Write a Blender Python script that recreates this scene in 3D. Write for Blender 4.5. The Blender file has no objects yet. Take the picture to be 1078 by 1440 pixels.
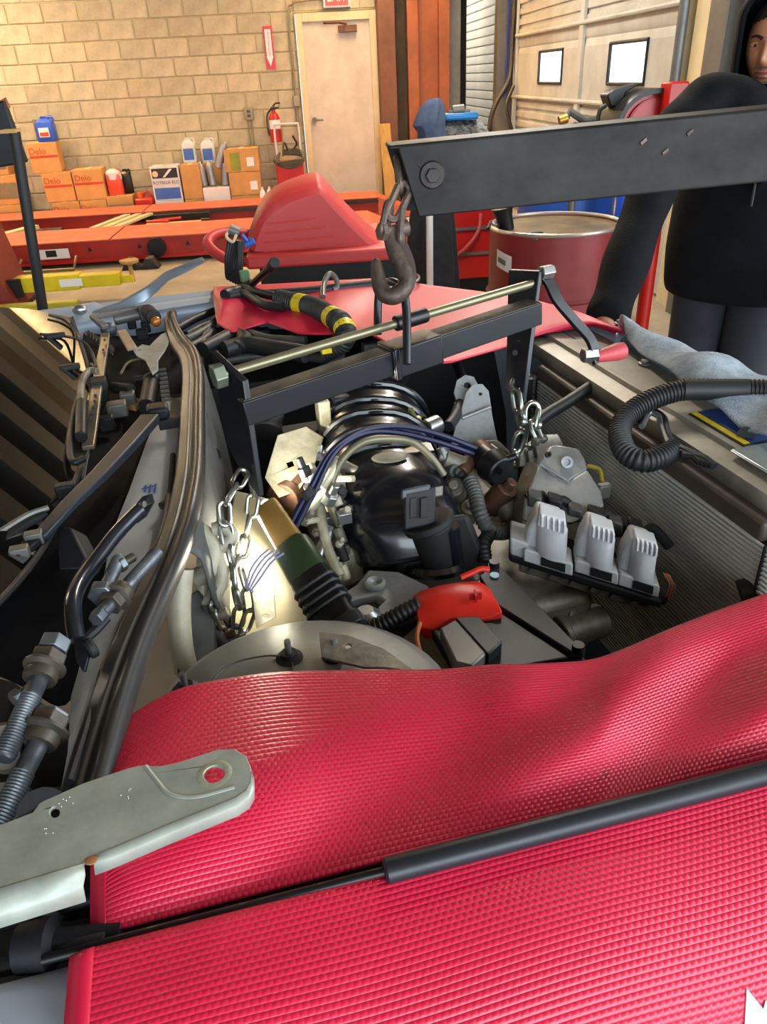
import bpy, bmesh, math, random
from math import sin, cos, tan, pi, radians, sqrt
from mathutils import Vector as V, Matrix
from mathutils.geometry import tessellate_polygon
random.seed(4)
C = bpy.context.scene.collection
SC = bpy.context.scene
# ------------------------------------------------------------ camera
F = 1040.0; TH = radians(30.5); RO = radians(3.0); YA = radians(-4.0); HC = 1.5
_rz = Matrix.Rotation(YA, 3, 'Z')
_r0, _u0 = V((1, 0, 0)), V((0, sin(TH), cos(TH)))
FW = _rz @ V((0, cos(TH), -sin(TH)))
RT = _rz @ (_r0*cos(RO) - _u0*sin(RO))
UP = _rz @ (_u0*cos(RO) + _r0*sin(RO))
CAM = V((0, 0, HC))
cd = bpy.data.cameras.new('camera'); cam = bpy.data.objects.new('camera', cd); C.objects.link(cam)
cd.sensor_fit = 'VERTICAL'; cd.sensor_height = 36; cd.lens = F/1440*36; cd.clip_start = .02
cam.matrix_world = Matrix.Translation(CAM) @ Matrix((RT, UP, -FW)).transposed().to_4x4()
SC.camera = cam
# ------------------------------------------------------------ light
w = bpy.data.worlds.new('sky'); SC.world = w; w.use_nodes = True
w.node_tree.nodes['Background'].inputs[0].default_value = (.74, .87, 1, 1)
w.node_tree.nodes['Background'].inputs[1].default_value = 1.6
def area(name, loc, target, sx, sy, power, col):
    l = bpy.data.lights.new(name, 'AREA'); l.shape = 'RECTANGLE'; l.size = sx; l.size_y = sy; l.energy = power; l.color = col
    o = bpy.data.objects.new(name, l); C.objects.link(o); o.location = loc
    o.rotation_euler = (V(target)-V(loc)).to_track_quat('-Z', 'Y').to_euler(); return o
area('daylight_bay_door', (1.5, -4.6, 2.0), (0, 3, .8), 6, 3.0, 350, (.82, .92, 1))
area('daylight_side_door', (3.6, .2, 1.9), (0, 1.2, .8), 4.5, 2.6, 150, (.86, .94, 1))
SC.view_settings.view_transform = 'Standard'; SC.view_settings.look = 'None'
SC.view_settings.exposure = 0.35; SC.view_settings.gamma = 1; SC.view_settings.use_curve_mapping = False

# ------------------------------------------------------------ survey helpers (pixel + a known distance or plane -> world point)
def ray(px, py): return FW + RT*((px-539)/F) - UP*((py-720)/F)
def P(px, py, d=None, z=None, y=None, x=None, pl=None):
    v = ray(px, py)
    if d is not None: t = d
    elif z is not None: t = (z-HC)/v.z
    elif y is not None: t = y/v.y
    elif x is not None: t = x/v.x
    else: t = (pl[0]-CAM).dot(pl[1])/v.dot(pl[1])
    return CAM + v*t
ZV = V((0, 0, 1)); XV = V((1, 0, 0)); YV = V((0, 1, 0))
AF = V((cos(radians(12)), sin(radians(12)), 0))      # car: towards its nose
BF = V((-AF.y, AF.x, 0))                             # car: across, away from the camera
# ------------------------------------------------------------ materials
def lin(h):
    c = [int(h[i:i+2], 16)/255 for i in (0, 2, 4)]
    return tuple((x/12.92 if x <= .04045 else ((x+.055)/1.055)**2.4) for x in c) + (1,)
MATS = {}
def mat(name, col, rough=.5, metal=0, var=.25, vs=6, bump=0, bs=60, col2=None, coat=0, emit=0, spec=.5, rnd=0, trans=0, stretch=None):
    if name in MATS: return MATS[name]
    m = bpy.data.materials.new(name); m.use_nodes = True; MATS[name] = m
    nt = m.node_tree; n = nt.nodes; L = nt.links.new; b = n['Principled BSDF']
    b.inputs['Roughness'].default_value = rough; b.inputs['Metallic'].default_value = metal
    b.inputs['Specular IOR Level'].default_value = spec; b.inputs['Coat Weight'].default_value = coat
    b.inputs['Coat Roughness'].default_value = .08; b.inputs['Transmission Weight'].default_value = trans
    c = lin(col); b.inputs['Base Color'].default_value = c
    tc = n.new('ShaderNodeTexCoord'); mp = n.new('ShaderNodeMapping'); L(tc.outputs['Object'], mp.inputs[0])
    if stretch: mp.inputs['Scale'].default_value = stretch
    if var or col2:
        no = n.new('ShaderNodeTexNoise'); no.inputs['Scale'].default_value = vs; no.inputs['Detail'].default_value = 6
        no.inputs['Roughness'].default_value = .65; L(mp.outputs[0], no.inputs[0])
        rp = n.new('ShaderNodeValToRGB'); rp.color_ramp.elements[0].position = .35; rp.color_ramp.elements[1].position = .68
        rp.color_ramp.elements[0].color = lin(col2) if col2 else tuple(x*(1-var) for x in c[:3])+(1,)
        rp.color_ramp.elements[1].color = c if col2 else tuple(min(1, x*(1+var*.4)) for x in c[:3])+(1,)
        L(no.outputs[0], rp.inputs[0]); out = rp.outputs[0]
        if rnd:
            oi = n.new('ShaderNodeObjectInfo'); hs = n.new('ShaderNodeHueSaturation'); mr = n.new('ShaderNodeMapRange')
            mr.inputs[3].default_value = 1-rnd; mr.inputs[4].default_value = 1+rnd
            L(oi.outputs['Random'], mr.inputs[0]); L(mr.outputs[0], hs.inputs['Value']); L(out, hs.inputs['Color']); out = hs.outputs[0]
        L(out, b.inputs['Base Color'])
        r2 = n.new('ShaderNodeMapRange'); r2.inputs[3].default_value = min(1, rough*1.25); r2.inputs[4].default_value = rough*.8
        L(no.outputs[0], r2.inputs[0]); L(r2.outputs[0], b.inputs['Roughness'])
    if bump:
        nb = n.new('ShaderNodeTexNoise'); nb.inputs['Scale'].default_value = bs; nb.inputs['Detail'].default_value = 4
        L(mp.outputs[0], nb.inputs[0]); bp = n.new('ShaderNodeBump'); bp.inputs['Strength'].default_value = bump
        bp.inputs['Distance'].default_value = .01; L(nb.outputs[0], bp.inputs['Height']); L(bp.outputs[0], b.inputs['Normal'])
    if emit:
        b.inputs['Emission Color'].default_value = c; b.inputs['Emission Strength'].default_value = emit
    return m
# ------------------------------------------------------------ mesh builder
def frame_of(d):
    d = d.normalized(); a = ZV if abs(d.z) < .9 else XV
    s = d.cross(a).normalized(); return d, s, s.cross(d)
class M:
    def __init__(s): s.v = []; s.f = []
    def add(s, vs, fs):
        k = len(s.v); s.v += [V(p) for p in vs]; s.f += [[i+k for i in f] for f in fs]; return s
    def par(s, c, a, b, d):                                  # parallelepiped: centre and three half-axes
        c, a, b, d = V(c), V(a), V(b), V(d)
        vs = [c+a*i+b*j+d*k for i in (-1, 1) for j in (-1, 1) for k in (-1, 1)]
        fs = [(0, 1, 3, 2), (4, 6, 7, 5), (0, 4, 5, 1), (2, 3, 7, 6), (0, 2, 6, 4), (1, 5, 7, 3)]
        if a.cross(b).dot(d) < 0: fs = [f[::-1] for f in fs]
        return s.add(vs, fs)
    def box(s, x0, x1, y0, y1, z0, z1):
        return s.par(((x0+x1)/2, (y0+y1)/2, (z0+z1)/2), ((x1-x0)/2, 0, 0), (0, (y1-y0)/2, 0), (0, 0, (z1-z0)/2))
    def rings(s, rings, closed=False, caps=True):
        n = len(rings[0]); k = len(s.v); m = len(rings)
        for r in rings: s.v += [V(p) for p in r]
        for i in range(m if closed else m-1):
            for j in range(n):
                a, b = k+i*n+j, k+i*n+(j+1) % n; c, d = k+((i+1) % m)*n+(j+1) % n, k+((i+1) % m)*n+j
                s.f.append([a, b, c, d])
        if caps and not closed:
            s.f.append(list(range(k, k+n))[::-1]); s.f.append(list(range(k+(m-1)*n, k+m*n)))
        return s
    def lathe(s, p0, d, prof, n=20, caps=True, flat=None):
        d, a, b = frame_of(V(d)); p0 = V(p0)
        if flat: a, b = flat
        return s.rings([[p0+d*t+(a*cos(2*pi*j/n)+b*sin(2*pi*j/n))*max(r, 1e-4) for j in range(n)] for t, r in prof], caps=caps)
    def cyl(s, p0, p1, r0, r1=None, n=16):
        p0, p1 = V(p0), V(p1); return s.lathe(p0, p1-p0, [(0, r0), ((p1-p0).length, r0 if r1 is None else r1)], n)
    def hexa(s, p0, p1, r): return s.cyl(p0, p1, r, n=6)
    def tube(s, pts, r, n=10, closed=False, rf=None, sq=None):  # swept tube; rf(i, t) scales the radius; sq=(w, h, up) makes it a bar
        pts = [V(p) for p in pts]; m = len(pts); R = []; prev = None
        for i, p in enumerate(pts):
            if closed: d = pts[(i+1) % m]-pts[i-1]
            else: d = pts[min(i+1, m-1)]-pts[max(i-1, 0)]
            d = d.normalized()
            if sq: a = d.cross(V(sq[2])).normalized()
            elif prev is None: a = frame_of(d)[1]
            else: a = (prev-d*prev.dot(d)).normalized()
            prev = a; b = a.cross(d)
            if sq:
                w_, h_ = sq[0]/2, sq[1]/2
                if rf: w_ *= rf(i/(m-1)); h_ *= rf(i/(m-1))
                R.append([p+a*w_+b*h_, p-a*w_+b*h_, p-a*w_-b*h_, p+a*w_-b*h_])
            else:
                rr = r[i] if isinstance(r, (list, tuple)) else r
                if rf: rr *= rf(i/(m-1))
                R.append([p+(a*cos(2*pi*j/n)+b*sin(2*pi*j/n))*rr for j in range(n)])
        return s.rings(R, closed)
    def prism(s, pts, vec, holes=()):                           # planar outline pushed along vec, with real holes
        vec = V(vec); loops = [[V(p) for p in pts]] + [[V(p) for p in h] for h in holes]
        k = len(s.v); flat = [p for l in loops for p in l]; n = len(flat)
        nm = sum((loops[0][i].cross(loops[0][(i+1) % len(pts)]) for i in range(len(pts))), V())
        for l in loops[1:]:
            if sum((l[i].cross(l[(i+1) % len(l)]) for i in range(len(l))), V()).dot(nm) > 0: l.reverse()
        flat = [p for l in loops for p in l]
        s.v += flat + [p+vec for p in flat]; fl = nm.dot(vec) > 0
        for t in tessellate_polygon(loops):
            a, b, c = t; nn = (flat[b]-flat[a]).cross(flat[c]-flat[a])
            if (nn.dot(nm) > 0) == fl: a, c = c, a
            s.f.append([k+a, k+b, k+c]); s.f.append([k+n+c, k+n+b, k+n+a])
        o = 0
        for l in loops:
            q = len(l)
            for i in range(q):
                a, b = k+o+i, k+o+(i+1) % q
                s.f.append([a, b, b+n, a+n] if fl else [a, a+n, b+n, b])
            o += q
        return s
    def grid(s, rows):
        k = len(s.v); n = len(rows[0])
        for r in rows: s.v += [V(p) for p in r]
        for i in range(len(rows)-1):
            for j in range(n-1): s.f.append([k+i*n+j, k+i*n+j+1, k+(i+1)*n+j+1, k+(i+1)*n+j])
        return s
    def ell(s, c, a, b, d, n=16, m=10):
        c = V(c); a, b, d = V(a), V(b), V(d)
        return s.rings([[c+d*(-cos(pi*i/m))+(a*cos(2*pi*j/n)+b*sin(2*pi*j/n))*max(sin(pi*i/m), .002) for j in range(n)] for i in range(m+1)])
    def link(s, c, d, side, ln, wd, r, n=8, seg=6):             # one chain link: ln along d, wd along side (centre line sizes)
        d = V(d).normalized(); side = V(side); side = (side-d*side.dot(d)).normalized(); c = V(c); h = (ln-wd)/2; q = wd/2; pts = []
        for k in range(seg+1): t = pi*k/seg; pts.append(c+d*(h+q*sin(t))+side*q*cos(t))
        for k in range(seg+1): t = pi+pi*k/seg; pts.append(c+d*(-h+q*sin(t))+side*q*cos(t))
        return s.tube(pts, r, n, closed=True)
LOC = {}
def thing(name, label, cat, loc, group=None, kind=None):
    o = bpy.data.objects.new(name, None); C.objects.link(o); o.location = loc; LOC[o.name] = V(loc); o.empty_display_size = .05
    return tag(o, label, cat, group, kind)
def tag(o, label=None, cat=None, group=None, kind=None):
    if label: o['label'] = label
    if cat: o['category'] = cat
    if group: o['group'] = group
    if kind: o['kind'] = kind
    return o
def build(mb, name, m, parent=None, bevel=0, sub=0, solid=0, ang=38, fix=True, label=None, kind=None):
    vs = mb.v
    if parent is not None: base = LOC[parent.name]
    else:
        base = V(((min(p.x for p in vs)+max(p.x for p in vs))/2, (min(p.y for p in vs)+max(p.y for p in vs))/2, min(p.z for p in vs)))
    me = bpy.data.meshes.new(name); me.from_pydata([p-base for p in vs], [], mb.f)
    if fix:
        bm = bmesh.new(); bm.from_mesh(me); bmesh.ops.recalc_face_normals(bm, faces=bm.faces); bm.to_mesh(me); bm.free()
    me.materials.append(m); me.shade_smooth()
    try: me.set_sharp_from_angle(angle=radians(ang))
    except Exception: pass
    o = bpy.data.objects.new(name, me); C.objects.link(o)
    if parent is None: o.location = base
    else: o.parent = parent
    LOC[o.name] = base
    if solid:
        q = o.modifiers.new('solid', 'SOLIDIFY'); q.thickness = solid; q.offset = 0
    if bevel:
        q = o.modifiers.new('bevel', 'BEVEL'); q.width = bevel; q.segments = 2; q.limit_method = 'ANGLE'; q.angle_limit = radians(40)
    if sub:
        q = o.modifiers.new('sub', 'SUBSURF'); q.levels = sub; q.render_levels = sub
    if label: o['label'] = label
    if kind: o['kind'] = kind
    return o
def one(mb, name, m, label, cat, group=None, **k): return tag(build(mb, name, m, **k), label, cat, group)
def text(s, size, origin, right, up, m, parent, name='lettering', depth=.0006, align='CENTER', sx=1):
    cu = bpy.data.curves.new(name, 'FONT'); cu.body = s; cu.size = size; cu.align_x = align; cu.align_y = 'CENTER'; cu.extrude = depth; cu.resolution_u = 3
    t = bpy.data.objects.new('tmp', cu); C.objects.link(t); dg = bpy.context.evaluated_depsgraph_get()
    me = bpy.data.meshes.new_from_object(t.evaluated_get(dg)); C.objects.unlink(t); bpy.data.objects.remove(t)
    right, up = V(right).normalized(), V(up).normalized(); nn = right.cross(up); base = LOC[parent.name]
    for v_ in me.vertices: v_.co = V(origin)+right*v_.co.x*sx+up*v_.co.y+nn*v_.co.z-base
    me.materials.clear(); me.materials.append(m); me.name = name
    o = bpy.data.objects.new(name, me); C.objects.link(o); o.parent = parent; LOC[o.name] = base; return o
def crom(pts, n=8):                                             # Catmull-Rom through points
    pts = [V(p) for p in pts]; q = [pts[0]*2-pts[1]]+pts+[pts[-1]*2-pts[-2]]; out = []
    for i in range(1, len(q)-2):
        a, b, c, d = q[i-1:i+3]
        for k in range(n):
            t = k/n; out.append((b*2+(c-a)*t+(a*2-b*5+c*4-d)*t*t+(b*3-a-c*3+d)*t**3)*.5)
    return out+[pts[-1]]
def cp(lst, n=6, **k):                                          # curve through pixels: (px, py[, value]) with one common constraint key
    key = list(k)[0] if k else 'd'
    return crom([P(p[0], p[1], **{key: (p[2] if len(p) > 2 else k[key])}) for p in lst], n)
def disc(c, d, r, n=14, e=1):
    d, a, b = frame_of(V(d)); return [V(c)+a*cos(2*pi*i/n)*r+b*sin(2*pi*i/n)*r*e for i in range(n)]
def pp(pix, px0, d0, n):                                        # pixels dropped onto one flat plane
    a = P(px0[0], px0[1], d=d0); return [P(x, y, pl=(a, n)) for x, y in pix]
def ribbed(pts, r, pitch=.008, amp=.12):                        # corrugated hose: path resampled, radius alternating
    pts = [V(p) for p in pts]; L = [0]
    for a, b in zip(pts, pts[1:]): L.append(L[-1]+(b-a).length)
    n = max(4, int(L[-1]/pitch*4)); out = []; rr = []; j = 0
    for i in range(n+1):
        s_ = L[-1]*i/n
        while j < len(L)-2 and L[j+1] < s_: j += 1
        t = (s_-L[j])/max(1e-9, L[j+1]-L[j]); out.append(pts[j].lerp(pts[j+1], t)); rr.append(r*(1+(amp if i % 4 in (1, 2) else -amp)))
    return M().tube(out, rr, 14)
# ============================================================ THE ROOM
m_block = mat('block_paint', 'bdb298', .85, var=.22, vs=5, bump=.35, bs=45, col2='a0967f', rnd=.12)
m_mortar = mat('mortar', 'b3a47e', .95, var=.2)
m_floor = mat('concrete_floor', 'ab9f8b', .55, var=.3, vs=1.3, bump=.05, col2='887d6c')
m_ceil = mat('ceiling_deck', 'ecca8e', .6, var=.15)
m_joist = mat('ceiling_joist', '1c1714', .7, var=.2)
m_cream = mat('door_cream', 'd6c9b8', .55, var=.3, vs=3, col2='beb09e')
m_frame = mat('frame_cream', 'd8c69c', .5, var=.1)
m_orange = mat('oxide_steel', '8a4a28', .6, var=.25, vs=4)
m_brown = mat('brown_steel', '5a3524', .6, var=.25, vs=4)
m_dark = mat('dark_gap', '171312', .8, var=.2)
m_panel = mat('door_panel_paint', 'c6c7c1', .5, var=.15, vs=2, col2='a9a89f')
m_grey = mat('grey_steel', '6b6a66', .45, .4, var=.2)
m_conduit = mat('conduit_grey', '8f8468', .45, .5, var=.15)
m_black = mat('black_plastic', '0d0d10', .4, var=.2, spec=.4)
m_rub = mat('black_rubber', '17181b', .55, var=.25, vs=20)
m_white = mat('white_plastic', 'd9dadb', .4, var=.08)
m_redp = mat('red_paint', 'b3160c', .35, var=.15, vs=3)
m_red2 = mat('rack_red', 'a01c12', .45, var=.18, vs=2.5, col2='86140b')
m_rackt = mat('rack_red_deck', 'c4664e', .6, var=.15, vs=2.5, col2='b0553f')
m_card = mat('cardboard', 'b98f58', .8, var=.12)
m_cardo = mat('orange_cardboard', 'c9975a', .75, var=.1)
m_yel = mat('yellow_paint', 'd9c40e', .35, var=.15)
m_ink_r = mat('red_ink', 'c0401c', .6, var=0)
m_ink_k = mat('black_ink', '15171a', .5, var=0)
m_ink_w = mat('white_ink', 'e6e6e6', .5, var=0)
m_ink_b = mat('blue_ink', '2d58b0', .5, var=.2)
m_lampglow = mat('lamp_diffuser', 'ffd9a0', .4, var=0, emit=9)
def st(mb, name, m, parent=None, **k):
    o = build(mb, name, m, parent, **k)
    if parent is None: o['kind'] = 'structure'
    return o
st(M().box(-7, 5, -5, 15.2, -.1, 0), 'floor', m_floor)
st(M().box(-7, 5, -5, 15.2, 3.6, 3.7), 'ceiling', m_ceil)
ce = bpy.data.objects['ceiling']
for k in range(22):
    y = -3.8+k*.85
    st(M().box(-6.9, 2.4, y, y+.40, 3.3, 3.6), 'joist', m_joist, ce)
st(M().box(-7.1, -7, -5, 15.2, 0, 3.6), 'wall_left', m_block)
# back wall: a backing with every concrete block proud of its joints
wb = st(M().box(-7, -.01, 10.615, 10.8, 0, 3.6).box(-.01, .96, 10.615, 10.8, 2.19, 3.6).box(.96, 1.3, 10.615, 10.8, 0, 3.6), 'wall_back', m_mortar)
def block_mesh(w_):
    mb = M(); h = .2; g = .005; c = .007
    o = [(g, 0, g), (w_-g, 0, g), (w_-g, 0, h-g), (g, 0, h-g)]; i = [(g+c, -.009, g+c), (w_-g-c, -.009, g+c), (w_-g-c, -.009, h-g-c), (g+c, -.009, h-g-c)]
    mb.add(o+i, [(4, 5, 6, 7), (0, 1, 5, 4), (1, 2, 6, 5), (2, 3, 7, 6), (3, 0, 4, 7)])
    me = bpy.data.meshes.new('block'); me.from_pydata(mb.v, [], mb.f); me.materials.append(m_block); return me
_bl = {}
def block(x0, x1, z):
    k = round(x1-x0, 3)
    if k < .04: return
    if k not in _bl: _bl[k] = block_mesh(k)
    o = bpy.data.objects.new('block', _bl[k]); C.objects.link(o); o.parent = wb
    o.location = V((x0, 10.614+random.uniform(-.002, .002), z))-LOC['wall_back']
for r in range(13):
    x = -4.6+(.2 if r % 2 else 0)-.1
    while x < -.02:
        x1 = min(x+.4, -.02)
        block(x, x1, r*.2); x += .4
for r in (11, 12):
    x = -.02
    while x < .96 and r*.2 >= 2.19: block(x, min(x+.4, .96), r*.2); x += .4
st(M().box(-7, 1.3, 10.6, 10.62, 2.6, 3.6), 'wall_back_upper', m_block)
st(M().box(1.3, 2.6, 15, 15.2, 0, 3.6), 'wall_recess', m_dark)
st(M().box(1.2, 1.3, 10.8, 15, 0, 3.6), 'wall_recess_side', m_dark)
# steel door
d1 = st(M().box(.075, .875, 10.58, 10.63, 0.01, 2.09), 'door_1', m_cream)
st(M().box(-.005, .075, 10.54, 10.66, 0, 2.18).box(.875, .955, 10.54, 10.66, 0, 2.18).box(.075, .875, 10.54, 10.66, 2.09, 2.18), 'door_frame', m_frame, d1, bevel=.006)
st(M().cyl((.13, 10.58, 1.06), (.13, 10.52, 1.06), .032).tube([(.13, 10.53, 1.06), (.17, 10.52, 1.06), (.24, 10.52, 1.055)], .011), 'door_handle', m_grey, d1)
st(M().box(.5, .72, 10.5, 10.575, 1.97, 2.04).tube([(.6, 10.52, 2.05), (.5, 10.4, 2.06), (.33, 10.54, 2.07)], .012), 'door_closer', m_brown, d1, bevel=.004)
t = thing('exit_sign', 'red and white exit sign above the cream steel door', 'sign', (.49, 10.5, 2.215))
build(M().box(.34, .66, 10.5, 10.6, 2.215, 2.43), 'housing', m_white, t, bevel=.008)
build(M().box(.365, .635, 10.492, 10.5, 2.235, 2.41), 'sign_face', mat('exit_face', 'e03a2c', .4, var=0, emit=.5), t)
text('EXIT', .15, (.5, 10.49, 2.32), XV, ZV, m_ink_w, t, sx=.75)
t = thing('extinguisher_sign', 'red and white vertical fire arrow sign high on block wall', 'sign', (-.34, 10.59, 1.64))
build(M().box(-.40, -.29, 10.585, 10.6, 1.63, 2.07), 'plate', m_redp, t)
build(M().box(-.38, -.31, 10.58, 10.586, 1.76, 2.04).prism([(-.385, 10.58, 1.76), (-.305, 10.58, 1.76), (-.345, 10.58, 1.66)], (0, .006, 0)), 'white_arrow', m_ink_w, t)
text('FIRE EXTINGUISHER', .034, (-.345, 10.579, 1.9), ZV*-1, XV, m_ink_r, t, sx=.85)
# conduits and boxes
t = thing('conduit', 'thin grey electrical conduit bending up beside the cream door frame', 'conduit', (-.08, 10.57, 0))
build(M().tube(crom([(-.075, 10.57, .02), (-.075, 10.57, 1.25), (-.075, 10.57, 2.15), (-.03, 10.57, 2.27), (.1, 10.57, 2.3), (.6, 10.57, 2.32)], 5), .012), 'pipe', m_conduit, t)
build(M().box(-.115, -.035, 10.53, 10.6, 1.22, 1.34), 'junction_box', m_conduit, t, bevel=.006)
for nm, x, l in (('wall_outlet', -.68, 'grey wall outlet with twin conduits right of the silver oil tubes'), ('wall_outlet', -3.24, 'grey wall outlet beside the blue jug')):
    t = thing(nm, l, 'outlet', (x, 10.56, 1.1))
    build(M().box(x-.055, x+.055, 10.55, 10.6, 1.1, 1.24), 'box', m_conduit, t, bevel=.006)
    for q in (-.022, .022): build(M().tube([(x+q, 10.58, 0.02), (x+q, 10.58, 1.1)], .01, 8), 'pipe', m_conduit, t)
    build(M().box(x-.02, x+.02, 10.546, 10.551, 1.18, 1.21).box(x-.02, x+.02, 10.546, 10.551, 1.13, 1.16), 'socket', m_ink_k, t)
# fire extinguisher
t = thing('fire_extinguisher', 'red fire extinguisher with white label hung on the block wall', 'extinguisher', (-.37, 10.5, .84))
build(M().lathe((-.37, 10.5, .84), ZV, [(0, .05), (.01, .07), (.26, .07), (.31, .05), (.33, .022), (.36, .022)], 18), 'cylinder', m_redp, t)
build(M().lathe((-.37, 10.5, .99), ZV, [(0, .0715), (.1, .0715)], 18, caps=False), 'paper_label', m_ink_w, t)
build(M().box(-.4, -.34, 10.48, 10.52, 1.2, 1.23).tube([(-.37, 10.5, 1.24), (-.33, 10.46, 1.27), (-.28, 10.44, 1.27)], .01).tube([(-.37, 10.5, 1.22), (-.3, 10.46, 1.22)], .008), 'valve', m_black, t)
build(M().tube(crom([(-.39, 10.5, 1.21), (-.45, 10.48, 1.15), (-.46, 10.47, 1.02), (-.45, 10.47, .92)], 5), .011), 'hose', m_rub, t)
# beams at the end of the block wall
def icol(name, x0, x1, y, m, l):
    mb = M().box(x0, x0+.13, y, y+.22, 0, 3.6).box(x1-.13, x1, y, y+.22, 0, 3.6).box(x0+.13, x1-.13, y+.09, y+.13, 0, 3.6)
    return st(mb, name, m, bevel=.003)
st(M().box(.957, 1.16, 10.35, 10.62, 0, 3.6), 'trim_1', m_brown, bevel=.006)
st(M().box(1.16, 1.3, 10.5, 10.62, 0, 3.6), 'trim_2', m_dark)
icol('trim_3', 1.31, 1.82, 10.4, m_orange, '')
st(M().box(1.84, 1.97, 10.5, 10.7, 0, 3.6), 'trim_4', m_grey)
st(M().box(1.97, 2.1, 10.8, 10.9, 0, 3.6), 'trim_5', m_dark)
# right wall: slatted shutter, post, sectional door with two windows
dr = st(M().box(2.53, 2.6, 10.7, 15, 0, 3.6), 'door_2', m_dark)
sl = M().prism([(2.53, 10.75, 0), (2.505, 10.75, .012), (2.5, 10.75, .055), (2.505, 10.75, .098), (2.53, 10.75, .104)], (0, 4.2, 0))
s0 = build(sl, 'slat', m_panel, dr); s0['kind'] = None; del s0['kind']
for k in range(1, 34):
    o = s0.copy(); C.objects.link(o); o.parent = dr; o.location = (0, 0, .105*k)
st(M().box(2.3, 2.5, 9.95, 10.12, 0, 3.6), 'trim_6', m_grey, bevel=.004)
st(M().box(2.42, 2.5, 10.2, 10.6, 0, 3.6), 'trim_7', m_dark)
ds = st(M().box(2.6, 2.66, 5.2, 9.9, 0, 3.5), 'door_3', m_dark)
WIN = [(8.05, 8.85), (6.05, 6.8)]
for k in range(5):
    z0 = .02+.6*k; pr = []
    for q in range(6): pr += [(.0, q*.1), (.0, q*.1+.055), (.018, q*.1+.062), (.018, q*.1+.093)]
    pr.append((.0, .592)); out = [V((2.5+a, 5.25, z0+b)) for a, b in pr]+[V((2.56, 5.25, z0+.592)), V((2.56, 5.25, z0))]
    if k == 2:                                              # the section with windows is open where they sit
        out = [V((2.56, 5.25, z0)), V((2.5, 5.25, z0)), V((2.5, 5.25, 1.36)), V((2.56, 5.25, 1.36))]
        lo = M().prism(out, (0, 4.6, 0)); y = 5.25
        lo.prism([V((2.56, 5.25, 1.64)), V((2.5, 5.25, 1.64)), V((2.512, 5.25, 1.7)), V((2.5, 5.25, 1.72)), V((2.5, 5.25, z0+.592)), V((2.56, 5.25, z0+.592))], (0, 4.6, 0))
        for a, b in [(5.25, 6.05), (6.8, 8.05), (8.85, 9.85)]: lo.box(2.5, 2.56, a, b, 1.36, 1.64)
    else: lo = M().prism(out, (0, 4.6, 0))
    build(lo, 'panel', m_panel, ds)
for a in (5.3, 7.45, 9.75): build(M().box(2.47, 2.5, a, a+.1, 0.02, 3.6), 'stile', m_panel, ds, bevel=.004)
for z in (1.22, 1.82, .62, 2.42): build(M().tube([(2.475, 5.25, z), (2.475, 9.85, z)], .018, 8), 'strut', m_panel, ds)
m_pane = mat('bright_pane', 'e8f2ff', .3, var=.06, vs=9, emit=1.5)
for i, (a, b) in enumerate(WIN):
    wn = st(M().tube([(2.495, a, 1.36), (2.495, b, 1.36), (2.495, b, 1.64), (2.495, a, 1.64)], .014, 8, closed=True), 'window_%d' % (i+1), m_rub)
    build(M().box(2.51, 2.518, a, b, 1.36, 1.64), 'pane', m_pane, wn)
st(M().box(2.5, 2.7, 2.6, 5.2, 0, 3.6).box(2.53, 2.7, 5.2, 10.2, 3.5, 3.6).box(2.53, 2.7, 9.9, 10.7, 0, 3.6).box(2.5, 2.7, -5, 2.6, 3.3, 3.6), 'wall_right', mat('dark_brown_wall', '2c1c16', .7, var=.2))
st(M().box(2.42, 2.5, 5.0, 5.2, 0, 3.6), 'trim_8', m_frame, bevel=.004)
st(M().box(2.38, 2.5, 4.72, 4.94, 0, 3.6), 'trim_9', m_grey, bevel=.004)
t = one(M().cyl((2.44, 4.6, 0), (2.44, 4.6, 3.6), .03), 'standpipe', m_conduit, 'thin pale pipe running up the dark wall left of the man', 'pipe')
one(M().box(2.36, 2.46, 5.22, 5.3, 1.0, 3), 'door_track', m_conduit, 'pale vertical door track at the right edge of the sectional door', 'track')
# ceiling lamps; the one by the shutter is added to brighten its slats
for i, (x, y) in enumerate([(-3.8, 9.2), (.9, 9.3), (-4.2, 4.2), (1.0, 3.9), (1.2, 7.0), (1.5, 12.4)]):
    t = thing('ceiling_light', ('long fluorescent ceiling light nearest the cartons', 'long fluorescent ceiling light in front of the cream door', 'long fluorescent ceiling light left above the car', 'long fluorescent ceiling light above the windshield', 'long fluorescent ceiling light by the sectional door', 'added fluorescent ceiling light that brightens the slatted shutter')[i], 'lamp', (x, y, 2.92), 'fluorescent ceiling lights')
    build(M().box(x-.7, x+.7, y-.1, y+.1, 2.95, 3.05), 'housing', m_white, t)
    for q in (-.5, .5): build(M().cyl((x+q, y, 3.04), (x+q, y, 3.6), .008), 'hanging_rod', m_grey, t)
    build(M().box(x-.66, x+.66, y-.08, y+.08, 2.92, 2.95), 'diffuser', m_lampglow, t)
    pw = (40, 8, 40, 60, 40, 85)[i]
    area('lamp_light', (x, y, 2.90), (x-.001, y, 0), 1.3, .2, pw, ((1, .85, .62), (1, .85, .62), (1, .9, .75), (1, .94, .84), (1, .95, .88), (1, .92, .8))[i])
    area('added_uplight', (x, y, 3.07), (x-.001, y, 9), 1.3, .2, (4600, 2600, 40, 20, 40, 70)[i], (1, .78, .48))  # added upward light, gilds the ceiling that the windshield mirrors
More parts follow.
